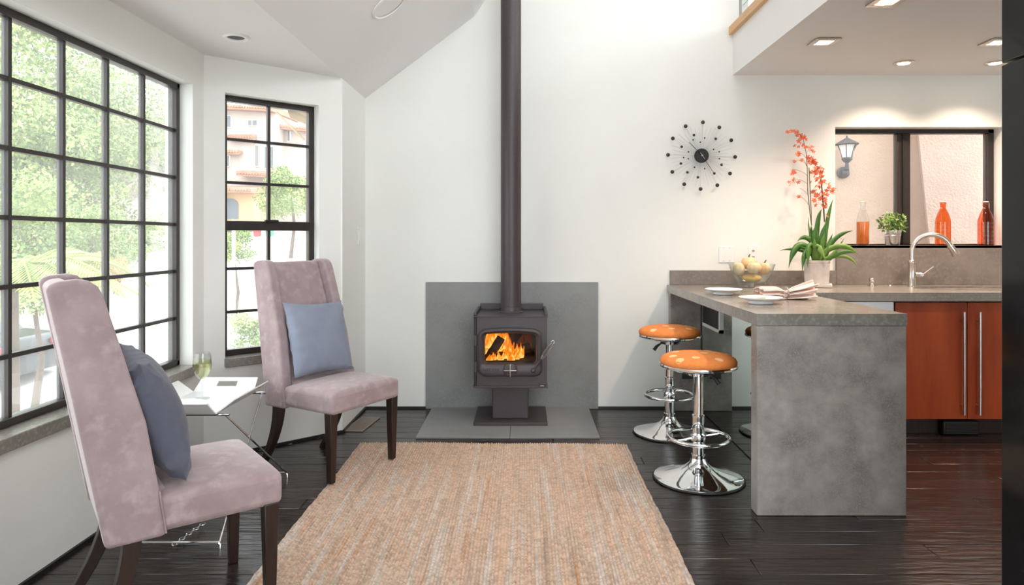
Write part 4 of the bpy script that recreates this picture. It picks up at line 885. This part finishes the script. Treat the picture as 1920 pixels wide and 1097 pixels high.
bm_ = MB().sphere((0,0,0), 1, 14, 10).obj('bead', beadmat, ck, smooth=True); BME = bm_.data; bpy.data.objects.remove(bm_)
for lst, r in ((BIG, .0142), (MID, .0098), (SML, .0058)):
    for (u, v) in lst: inst('bead', BME, ck, CKP(u, v, -.036), (0,0,0), (r, r*.7, r))
ends = BIG+MID+SML+[(540+math.cos(a)*rr, 535+math.sin(a)*rr) for a, rr in [(2*PI*k/44+.05, (430, 370, 400)[k % 3]) for k in range(44)]]
for (u, v) in ends: MB().tube([CKP(540, 535, -.032), CKP(u, v, -.034)], .0009, 4).obj('spoke', 'steel', ck)
MB().tube([CKP(540,535,-.052), CKP(365,355,-.052)], .0022, 6).obj('hour_hand', 'stoveblk', ck); MB().tube([CKP(500,480,-.055), CKP(705,785,-.055)], .0018, 6).obj('minute_hand', 'stoveblk', ck)
MB().tube([CKP(515,500,-.056), CKP(575,585,-.056)], .0024, 6).obj('hand_counterweight', 'steel', ck)
MB().tube([(0,-.045,0), (0,-.060,0)], .006, 10).obj('hand_pin', 'steel', ck, smooth=True)
op = thing('blank_wall_plate', 'square white double blank plate on the wall above the bar', 'wall plate', (1.482, YB, 1.136))
MB().box(-.057, .057, -.007, -.0005, -.061, .061).obj('plate', 'plate', op, bevel=.003)
for a in (-.023, .023):
    for b in (-.048, .048): MB().lathe([(.0035,0),(.0035,.002)], 10).xf(Matrix.Translation((a,-.0068,b)) @ Matrix.Rotation(PI/2, 4, 'X')).obj('screw', 'steel', op)
oq = thing('wall_outlet', 'narrow white power outlet on the wall right of the blank plate', 'outlet', (1.678, YB, 1.14))
MB().box(-.037, .037, -.007, -.0005, -.06, .06).obj('plate', 'plate', oq, bevel=.003)
for b in (-.022, .022): MB().box(-.010, .010, -.009, -.0068, b-.007, b+.007).obj('socket', 'aluminium', oq, bevel=.001)
lsw = thing('light_switch', 'slim white light switch on the short return wall', 'switch', (-1.18, 4.727, 1.27))
MB().box(.0005, .007, -.037, .037, -.062, .062).obj('plate', 'plate', lsw, bevel=.002); MB().box(.007, .010, -.014, .014, -.03, .03).obj('rocker', 'plate', lsw, bevel=.001)
fr_ = thing('floor_register', 'bronze metal floor register beside the bay wall', 'vent', (-1.10, 4.49, .0008), math.radians(-7))
g = MB(); g.box(-.068, -.055, -.17, .17, 0, .005); g.box(.055, .068, -.17, .17, 0, .005); g.box(-.055, .055, -.17, -.155, 0, .005); g.box(-.055, .055, .155, .17, 0, .005); g.obj('frame', 'brass', fr_, bevel=.001)
MB().box(-.055, .055, -.155, .155, 0, .0012).obj('duct_shadow', 'stoveblk', fr_)
for k in range(22): yy = -.15+k*.0143; MB().box(-.055, .055, yy, yy+.009, .0012, .004).obj('slat', 'brass', fr_)
# downlights
EMW = emat('lamp_glow', (1,.80,.58), 5)
def downlight(label, X, Y, Z, kind, lit=True):
    t = thing('downlight', label, 'ceiling light', (X, Y, Z), 0, 'recessed kitchen downlights' if lit else None)
    if kind == 'square':
        g = MB(); a, b = .075, .045
        for (x0, x1, y0, y1) in ((-a,a,-a,-b),(-a,a,b,a),(-a,-b,-b,b),(b,a,-b,b)): g.box(x0, x1, y0, y1, -.012, -.0005)
        g.obj('trim', 'nickel', t, bevel=.002)
    else:
        MB().lathe([(.040,-.0005),(.066,-.0005),(.066,-.005),(.058,-.012),(.044,-.008),(.040,-.0005)], 32, cap=False).obj('trim', 'nickel' if lit else 'plate', t, smooth=True)
    if lit:
        MB().lathe([(.038,-.006),(.036,-.009),(.001,-.010)], 24).obj('lamp', EMW, t, smooth=True)
        l = bpy.data.lights.new('spot', 'SPOT'); l.energy = 12; l.color = (1,.76,.58); l.spot_size = 2.2; l.spot_blend = .8; l.shadow_soft_size = .04
        lo = bpy.data.objects.new('lamp_light', l); COL.objects.link(lo); lo.parent = t; lo.location = (0,0,-.02)
    else: MB().lathe([(.040,-.004),(.026,-.002),(.025,-.0015),(.001,-.0015)], 24).obj('dark_bulb', ['stoveblk'], t, smooth=True)
    return t
downlight('unlit round white recessed light in the bay ceiling', -1.483, 3.42, ZBAY, 'round', False)
downlight('square lit downlight under the loft nearest the loft edge, farther from the camera', 1.822, 4.067, ZLOFT, 'square')
downlight('square lit downlight under the loft at the top edge of the view', 1.83, 3.37, ZLOFT, 'square')
downlight('square lit downlight under the loft at the far right beside the black cabinet', 2.885, 4.07, ZLOFT, 'square')
downlight('round lit downlight over the sink window, left of the two round ones', 2.589, 4.56, ZLOFT, 'round')
downlight('round lit downlight over the sink window, right of the two round ones', 3.215, 4.56, ZLOFT, 'round')
# round speaker in the sloping ceiling
sl = (2.893-2.284)/(1.18-.373); ang = math.atan(sl)
ray = P(730, 8, 1)-Vector((0,0,EYE)); ray = Vector(((730-CX)/F, 1, -(8-CY)/F))
tt = (2.284+sl*1.18-EYE)/(ray.z-sl*ray.x); hit = Vector((0,0,EYE))+ray*tt
spk = thing('ceiling_speaker', 'round white speaker grille set in the sloping ceiling', 'speaker', hit); spk.rotation_euler = (0, -ang, 0)
MB().lathe([(.102,-.0005),(.118,-.0005),(.118,-.006),(.108,-.011),(.101,-.006)], 40, cap=False).obj('ring', 'ceil', spk, smooth=True); MB().lathe([(.101,-.0005),(.101,-.003),(.001,-.003)], 40).obj('grille', 'ceil', spk, smooth=True)
# loft edge: oak curb, steel post, cables
lr = thing('loft_railing', 'pale oak curb with grey post and steel cables along the loft edge', 'railing', (0,0,0))
MB().box(1.498, 1.60, YREAR+.02, YB-.001, 2.752, 2.812).obj('curb', 'oak', lr, bevel=.003)
for yy in (YB-.10, 3.2, 1.6, 0): MB().box(1.552, 1.60, yy-.03, yy+.03, 2.812, 3.75).obj('post', 'aluminium', lr, bevel=.002)
for k in range(7): zc = 2.93+.11*k; MB().tube([(1.565, YREAR+.05, zc), (1.565, YB-.09, zc)], .003, 6).obj('cable', 'steel', lr, smooth=True)
MB().box(1.53, 1.62, YREAR+.02, YB-.001, 3.75, 3.79).obj('handrail', 'oak', lr, bevel=.003)

# ================================================================== OUTSIDE
G0 = -1.4
def gz(x, y): return G0+max(0, y-11)*.20+max(0, -x-17)*.35
M['gravel'] = pmat('pink_gravel', (.34,.26,.245), (.52,.44,.42), scale=14, detail=8, rough=.95, c3=(.27,.17,.16), s3=9)
M['drive'] = pmat('pale_concrete_drive', (.60,.58,.55), (.66,.64,.61), scale=2, rough=.9)
M['tree1'] = pmat('tree_leaf', (.10,.19,.045), (.30,.40,.12), scale=1.1, rough=.7, c3=(.46,.48,.16), s3=3)
M['tree2'] = pmat('tree_leaf_pale', (.22,.33,.14), (.46,.53,.27), scale=1.1, rough=.7, c3=(.58,.60,.32), s3=3)
M['palm'] = pmat('palm_leaf', (.17,.26,.04), (.36,.42,.10), scale=3, rough=.6)
M['autumn'] = pmat('orange_shrub_leaf', (.45,.30,.12), (.50,.40,.20), scale=2, rough=.8)
M['bark'] = pmat('bark', (.10,.075,.055), (.16,.12,.09), scale=5, rough=.9)
M['hstucco'] = pmat('house_stucco', (.46,.385,.35), (.50,.42,.385), scale=1, rough=.9)
M['horange'] = pmat('house_orange', (.62,.40,.22), rough=.9)
M['tile'] = pmat('roof_tile', (.34,.17,.11), (.45,.25,.18), scale=3, rough=.8)
M['hwin'] = pmat('house_window', (.10,.11,.12), rough=.2)
M['shutter'] = pmat('house_shutter', (.18,.17,.17), rough=.6)
gx = np.linspace(-48, 10, 40); gy = np.linspace(-6, 52, 40); v = [(x, y, gz(x, y)) for y in gy for x in gx]; f = [(j*40+i, j*40+i+1, j*40+i+41, j*40+i+40) for j in range(39) for i in range(39)]
gr = MB(); gr.add(v, f); struct(gr.obj('ground', 'gravel', smooth=True), 'pinkish gravel ground rising away outside the windows')
struct(MB().box(-5.6, -1.97, -5, 7.5, G0-.1, G0+.03).obj('bounce_slab', 'drive'), 'pale slab added out of view outside the bay to bounce light indoors')  # unseen reflector below the sill, added to lift the bay ceiling
dv = MB(); dpts = []
for k in range(16):
    t = k/15; yy = 8+t*17.6; cx = -6.2-5.2*t; hw = 2.6+.3*t
    for q in range(5): xx = cx-hw+2*hw*q/4; dpts.append((xx, yy, gz(xx, yy)+.05))
dv.add(dpts, [(k*5+q, k*5+q+1, k*5+q+6, k*5+q+5) for k in range(15) for q in range(4)])
struct(dv.obj('driveway', 'drive', smooth=True), 'pale concrete driveway climbing towards the house')
def tree(name, label, px, py, d, rx, rz, n, size, matn, cat='tree', seed=0, trunk=True, dens=2.2):
    c = P(px, py, d); g0 = gz(c.x, c.y); t = thing(name, label, cat, (c.x, c.y, g0-.02)); h = c.z-g0
    n = int(n*dens*1.7); size *= .36; rr = random.Random(seed)
    cl = [(rr.uniform(-.62, .62)*rx, rr.uniform(-.5, .5)*rx, h+rr.uniform(-.62, .62)*rz, rr.uniform(.28, .46)) for _ in range(13)]
    v = np.concatenate([leafball(n//13, c_[:3], (rx*c_[3], rx*c_[3], rz*c_[3]), size, seed*17+i) for i, c_ in enumerate(cl)])
    mesh_quads('foliage', v, matn, t)
    if trunk:
        MB().tube([(0,0,0), (.1,.05,h*.5), (0,0,max(h, .3))], [rx*.035+.03, rx*.028+.02, rx*.015+.01], 7).obj('trunk', 'bark', t, smooth=True)
    return t
tree('leafy_tree', 'tall green tree at the upper left corner of the long window', 20, 120, 26, 3.4, 4.6, 3400, .24, 'tree1', seed=1)
tree('leafy_tree', 'pale feathery tree in the middle of the long window', 120, 200, 30, 3.6, 5.5, 3400, .22, 'tree2', seed=2)
tree('leafy_tree', 'green tree rising behind the palm, seen through the long window', 45, 290, 22, 2.6, 3.0, 3000, .20, 'tree1', seed=3)
tree('leafy_tree', 'light green tree left of the window corner, seen through the long window', 215, 260, 34, 3.6, 5.2, 3200, .22, 'tree2', seed=4)
tree('leafy_tree', 'rounded tree low in the long window behind the road', 150, 350, 24, 2.6, 2.4, 2800, .18, 'tree1', seed=5)
tree('leafy_tree', 'distant pale tree at the right side of the long window', 300, 320, 38, 3.0, 4.5, 2600, .22, 'tree2', seed=6)
tree('garden_shrub', 'broad green shrub above the road in the long window', 60, 425, 17, 2.2, 1.5, 2600, .13, 'tree1', 'shrub', 7)
tree('garden_shrub', 'green shrub beside the road, right half of the long window', 165, 440, 19, 1.8, 1.2, 2400, .12, 'tree1', 'shrub', 8)
tree('garden_shrub', 'small shrub with orange leaves beside the road', 214, 500, 17, .6, .5, 900, .07, 'autumn', 'shrub', 9)
tree('garden_shrub', 'green shrub near the far frame of the long window', 268, 440, 22, 1.2, .9, 1600, .11, 'tree2', 'shrub', 10)
tree('garden_shrub', 'yellow-green shrub under the palm fronds', 60, 545, 9.5, .85, .45, 1500, .07, 'tree2', 'shrub', 11)
tree('leafy_tree', 'round bright green tree in front of the house, right half of the narrow window', 545, 355, 21, 1.05, 1.05, 2600, .10, 'tree1', seed=12)
tree('garden_shrub', 'green shrub at the foot of the drive, left half of the narrow window', 436, 462, 14, .45, .42, 1400, .06, 'tree1', 'shrub', 13)
tree('garden_shrub', 'low green shrub at the bottom of the narrow window beside the chair', 478, 618, 9, .40, .38, 1200, .05, 'tree2', 'shrub', 14)
tree('leafy_tree', 'tree on the slope above the house roof line', 600, 270, 40, 3.2, 3.5, 2000, .24, 'tree1', seed=15)
# palm
pc_ = P(18, 535, 7.2); pm = thing('palm_tree', 'low palm with arching pale fronds outside the long window', 'palm', (pc_.x, pc_.y, gz(pc_.x, pc_.y)-.02)); hp2 = pc_.z-gz(pc_.x, pc_.y)
MB().tube([(0,0,0), (.02,0,hp2*.5), (0,0,hp2)], [.09,.08,.08], 10).obj('trunk', 'bark', pm, smooth=True)
for k in range(22):
    a = 2*PI*k/22+random.uniform(-.15, .15); L_ = random.uniform(1.05, 1.45); up = random.uniform(.35, .85)
    cpt = bez((0,0,hp2), (math.cos(a)*L_*.5, math.sin(a)*L_*.5, hp2+up), (math.cos(a)*L_, math.sin(a)*L_, hp2+up*.25-.25), 22); v = []; f = []
    for i in range(1, 22):
        tg = (cpt[i]-cpt[i-1]).normalized(); sd_ = tg.cross(Vector((0,0,1))).normalized(); ll = .34*math.sin(PI*min(1, i/22*.9+.12))+.03
        for s_ in (-1, 1):
            for q in (0, .5):
                p0 = cpt[i-1].lerp(cpt[i], q); tip = p0+sd_*s_*ll*.8+tg*ll*.6+Vector((0,0,-ll*.25)); mid = p0.lerp(tip, .45); b_ = len(v)
                v += [p0, mid+tg*.014, tip, mid-tg*.014]; f.append((b_, b_+1, b_+2, b_+3))
    g = MB(); g.add(v, f); g.tube(cpt, .010, 5); g.obj('frond', 'palm', pm)
# car on the road
cp0 = P(60, 745, 11.3); car = thing('parked_car', 'dark car parked outside the lower left of the long window', 'car', (cp0.x-2.15, 11.3, G0+max(0,.3)*.20))
M['carpaint'] = pmat('dark_car_paint', (.02,.022,.025), rough=.3, coat=.3); M['carglass'] = pmat('car_glass', (.04,.05,.055), rough=.08); M['tyre'] = pmat('tyre_rubber', (.015,.015,.015), rough=.8); M['tail'] = pmat('red_lens', (.55,.03,.03), rough=.2)
MB().prism([(2.1,.30),(2.13,.62),(2.02,.92),(1.45,.98),(-1.3,.95),(-2.0,.84),(-2.12,.55),(-2.08,.28)], -.85, .85, 'y').obj('body', 'carpaint', car, bevel=.06, seg=3)
MB().prism([(1.55,.96),(1.05,1.38),(.75,1.45),(-.45,1.45),(-1.15,.97)], -.70, .70, 'y').obj('cabin', 'carglass', car, bevel=.05, seg=3)
MB().prism([(.98,1.40),(.72,1.47),(-.42,1.47),(-.62,1.40)], -.66, .66, 'y').obj('roof', 'carpaint', car, bevel=.02)
for (xx, yy) in ((1.35,-.86),(1.35,.66),(-1.35,-.86),(-1.35,.66)):
    g = MB().lathe([(.2,0),(.32,.0),(.33,.03),(.33,.17),(.32,.2),(.2,.2)], 24); g.xf(Matrix.Translation((xx, yy+.2, .33)) @ Matrix.Rotation(PI/2, 4, 'X')); g.obj('wheel', 'tyre', car, smooth=True)
for yy in (-.80, .55): MB().box(2.06, 2.14, yy, yy+.25, .68, .84).obj('tail_lamp', 'tail', car, bevel=.02)
# house up the drive
HY = 26.0
hs = thing('stucco_house', 'pale three-storey stucco house with tiled eaves seen through the narrow window', 'house', (0,0,0))
def hb(nm, x0, x1, y0, y1, d0, d1, mt, par=hs, bev=0):
    a = P(x0, y1, HY); b = P(x1, y0, HY); return MB().box(a.x, b.x, HY+d0, HY+d1, a.z, b.z).obj(nm, mt, par, bevel=bev)
hb('wall', 330, 516, 205, 425, 0, 6, 'hstucco'); hb('wall', 500, 560, 238, 425, 1.0, 6, 'hstucco'); hb('wall', 360, 500, 366, 420, -1.2, 0, 'horange')
def roof(x0, x1, y0, y1, d0, d1, drop=0):
    a, b = P(x0, y0, HY), P(x1, y0, HY); zb = P(0, y1, HY).z; dr = drop/48
    g = MB(); g.hexa([(a.x, HY+d0, zb), (b.x, HY+d0, zb-dr), (b.x, HY+d1, zb-dr+.1), (a.x, HY+d1, zb+.1), (a.x, HY+d0, zb+.12), (b.x, HY+d0, zb+.12-dr), (b.x, HY+d1, a.z-dr), (a.x, HY+d1, a.z)])
    r = g.obj('roof', 'tile', hs)
    nn = int((x1-x0)/5)
    for k in range(nn):
        xx = a.x+(b.x-a.x)*(k+.5)/nn; zz = zb+.12-dr*(k+.5)/nn; MB().tube([(xx, HY+d0-.06, zz), (xx, HY+d1, a.z+.02-dr*(k+.5)/nn)], .055, 6).obj('roof_tile', 'tile', r)
roof(325, 520, 186, 203, -.5, 2.5, 10); roof(500, 565, 222, 236, .5, 3, 6); roof(430, 482, 255, 266, -.35, 0); roof(455, 522, 322, 332, -.6, 0, 4); roof(355, 508, 352, 366, -1.9, -.2, 2); roof(425, 455, 286, 292, -.4, 0)
for (x0, x1, y0, y1, mt) in ((425,435,217,240,'hwin'),(466,484,225,237,'hwin'),(523,529,237,259,'hwin'),(479,487,272,313,'shutter'),(497,515,275,317,'hwin'),(423,432,292,313,'hwin')):
    dd = -.02 if x0 < 500 or y0 > 270 else .96
    w_ = hb('window', x0, x1, y0, y1, dd-.06, dd+.02, 'white'); hb('pane', x0+1.2, x1-1.2, y0+1.2, y1-1.2, dd-.09, dd-.05, mt, w_)
    if x1-x0 > 12: hb('glazing_bar', (x0+x1)/2-.5, (x0+x1)/2+.5, y0+1, y1-1, dd-.11, dd-.08, 'white', w_)
ga = P(442, 412, HY); gb = P(472, 377, HY); arch = [(ga.x, ga.z), (gb.x, ga.z)]+[((ga.x+gb.x)/2+(gb.x-ga.x)/2*math.cos(PI*k/10), gb.z-.22+.25*math.sin(PI*k/10)) for k in range(11)]
MB().prism(arch, HY-1.26, HY-1.18, 'y').obj('garage_door', pmat('blue_grey_door', (.12,.14,.17), rough=.5), hs)
for (x0, x1, y0, y1, c, l) in ((477,488,404,414,(.40,.07,.07),'dull red bin by the garage'),(500,512,402,413,(.05,.30,.20),'green wheelie bin by the garage')):
    a = P(x0, y1, 24.5); b = P(x1, y0, 24.5); zz = gz(a.x, 24.5)+.05
    t = thing('rubbish_bin', l, 'bin', ((a.x+b.x)/2, 24.5, zz)); w_ = (b.x-a.x)/2
    MB().hexa([(-w_*.85,-w_,0),(w_*.85,-w_,0),(w_*.85,w_,0),(-w_*.85,w_,0),(-w_,-w_*1.1,.42),(w_,-w_*1.1,.42),(w_,w_*1.1,.42),(-w_,w_*1.1,.42)]).obj('tub', pmat('bin_plastic', c, rough=.5), t); MB().box(-w_*1.05, w_*1.05, -w_*1.2, w_*1.2, .42, .47).obj('lid', pmat('bin_lid', c, rough=.5), t)
lp = thing('lamp_post', 'thin pale post standing in front of the garage drive', 'post', (P(438,0,12).x, 12, gz(-5.2, 12))); MB().lathe([(.05,0),(.05,.03),(.032,.05),(.030,2.7),(.036,2.72),(.036,2.78),(.01,2.8)], 12).obj('pole', pmat('grey_post', (.45,.48,.52), rough=.5), lp, smooth=True)
# own eave bracket outside narrow window
ev = thing('eave_bracket', 'tan timber eave with a thin brace outside the narrow window', 'eave', (0,0,0))
M['tan'] = pmat('tan_timber', (.27,.21,.12), (.33,.26,.16), scale=4, rough=.8)
MB().hexa([P(505,206,5.6), P(586,206,5.6), P(586,206,6.4), P(505,206,6.4), P(505,190,5.6), P(586,180,5.6), P(586,180,6.4), P(505,190,6.4)]).obj('soffit', 'tan', ev)
MB().hexa([P(545,222,5.7), P(590,240,5.7), P(590,240,5.8), P(545,222,5.8), P(538,205,5.7), P(590,205,5.7), P(590,205,5.8), P(538,205,5.8)]).obj('fascia', 'tan', ev)
MB().tube([P(519,211,5.62), P(570,262,5.62)], .010, 8).obj('brace', 'tan', ev, smooth=True)
MB().box(P(583,0,5.7).x, -1.34, 5.14, 6.2, 2.27, 2.5).obj('beam_end', 'tan', ev)
# neighbour wall outside the kitchen window
NY = 6.5
struct(MB().box(1.2, 8, NY, NY+.2, G0, 3.1).obj('wall_neighbour', 'stucco'), 'peach stucco wall of the house next door')
bt = MB(); q = [P(1716,245,6.25), P(1752,600,6.25)]; dx = (q[1].x-q[0].x)/(q[1].z-q[0].z)
xb = q[0].x+dx*(G0-q[0].z); xt = q[0].x+dx*(3.1-q[0].z)
bt.hexa([(xb,6.2,G0),(8,6.2,G0),(8,NY-.001,G0),(xb+.16,NY-.001,G0),(xt,6.2,3.1),(8,6.2,3.1),(8,NY-.001,3.1),(xt+.16,NY-.001,3.1)])
struct(bt.obj('wall_buttress', 'stucco2'), 'pinkish stucco buttress with a slanting edge')
struct(MB().box(.8, 9, 5.2, NY, G0-.1, G0).obj('alley_ground', 'drive'))
lt = thing('wall_lantern', 'grey metal wall lantern on the stucco wall outside the sink window', 'lantern', (P(1588,0,6.36).x, 6.36, P(0,296,6.36).z))
k = 6.36/F
MB().lathe([(.001,.215),(.008,.205),(.006,.195),(.020,.185),(.055,.165),(.105,.135),(.112,.128),(.100,.122)], 8).obj('cap', 'lantern', lt)
MB().lathe([(.040,-.015),(.046,.0),(.080,.12)], 6, cap=True).obj('lantern_glass', 'frost', lt)
for q in range(6):
    a = 2*PI*q/6; MB().tube([(.046*math.cos(a), .046*math.sin(a), 0), (.060*math.cos(a), .060*math.sin(a), .06), (.090*math.cos(a), .090*math.sin(a), .122)], .0045, 5).obj('lantern_rib', 'lantern', lt)
MB().lathe([(.020,-.045),(.046,-.02),(.050,-.008),(.046,.002)], 12).obj('cup', 'lantern', lt, smooth=True)
MB().tube([(0,0,-.04), (0,0,-.10), (.02,.04,-.14), (.02,.10,-.13)], [.014,.02,.022,.02], 10).obj('arm', 'lantern', lt, smooth=True)
MB().lathe([(.001,0),(.055,.0),(.058,.02),(.045,.035),(.001,.04)], 20).xf(Matrix.Translation((.02,.138,-.13)) @ Matrix.Rotation(PI/2, 4, 'X')).obj('wall_mount', 'lantern', lt, smooth=True)
MB().sphere((.0,.02,-.15), .034, 12, 8).obj('sensor', 'lantern', lt, smooth=True)
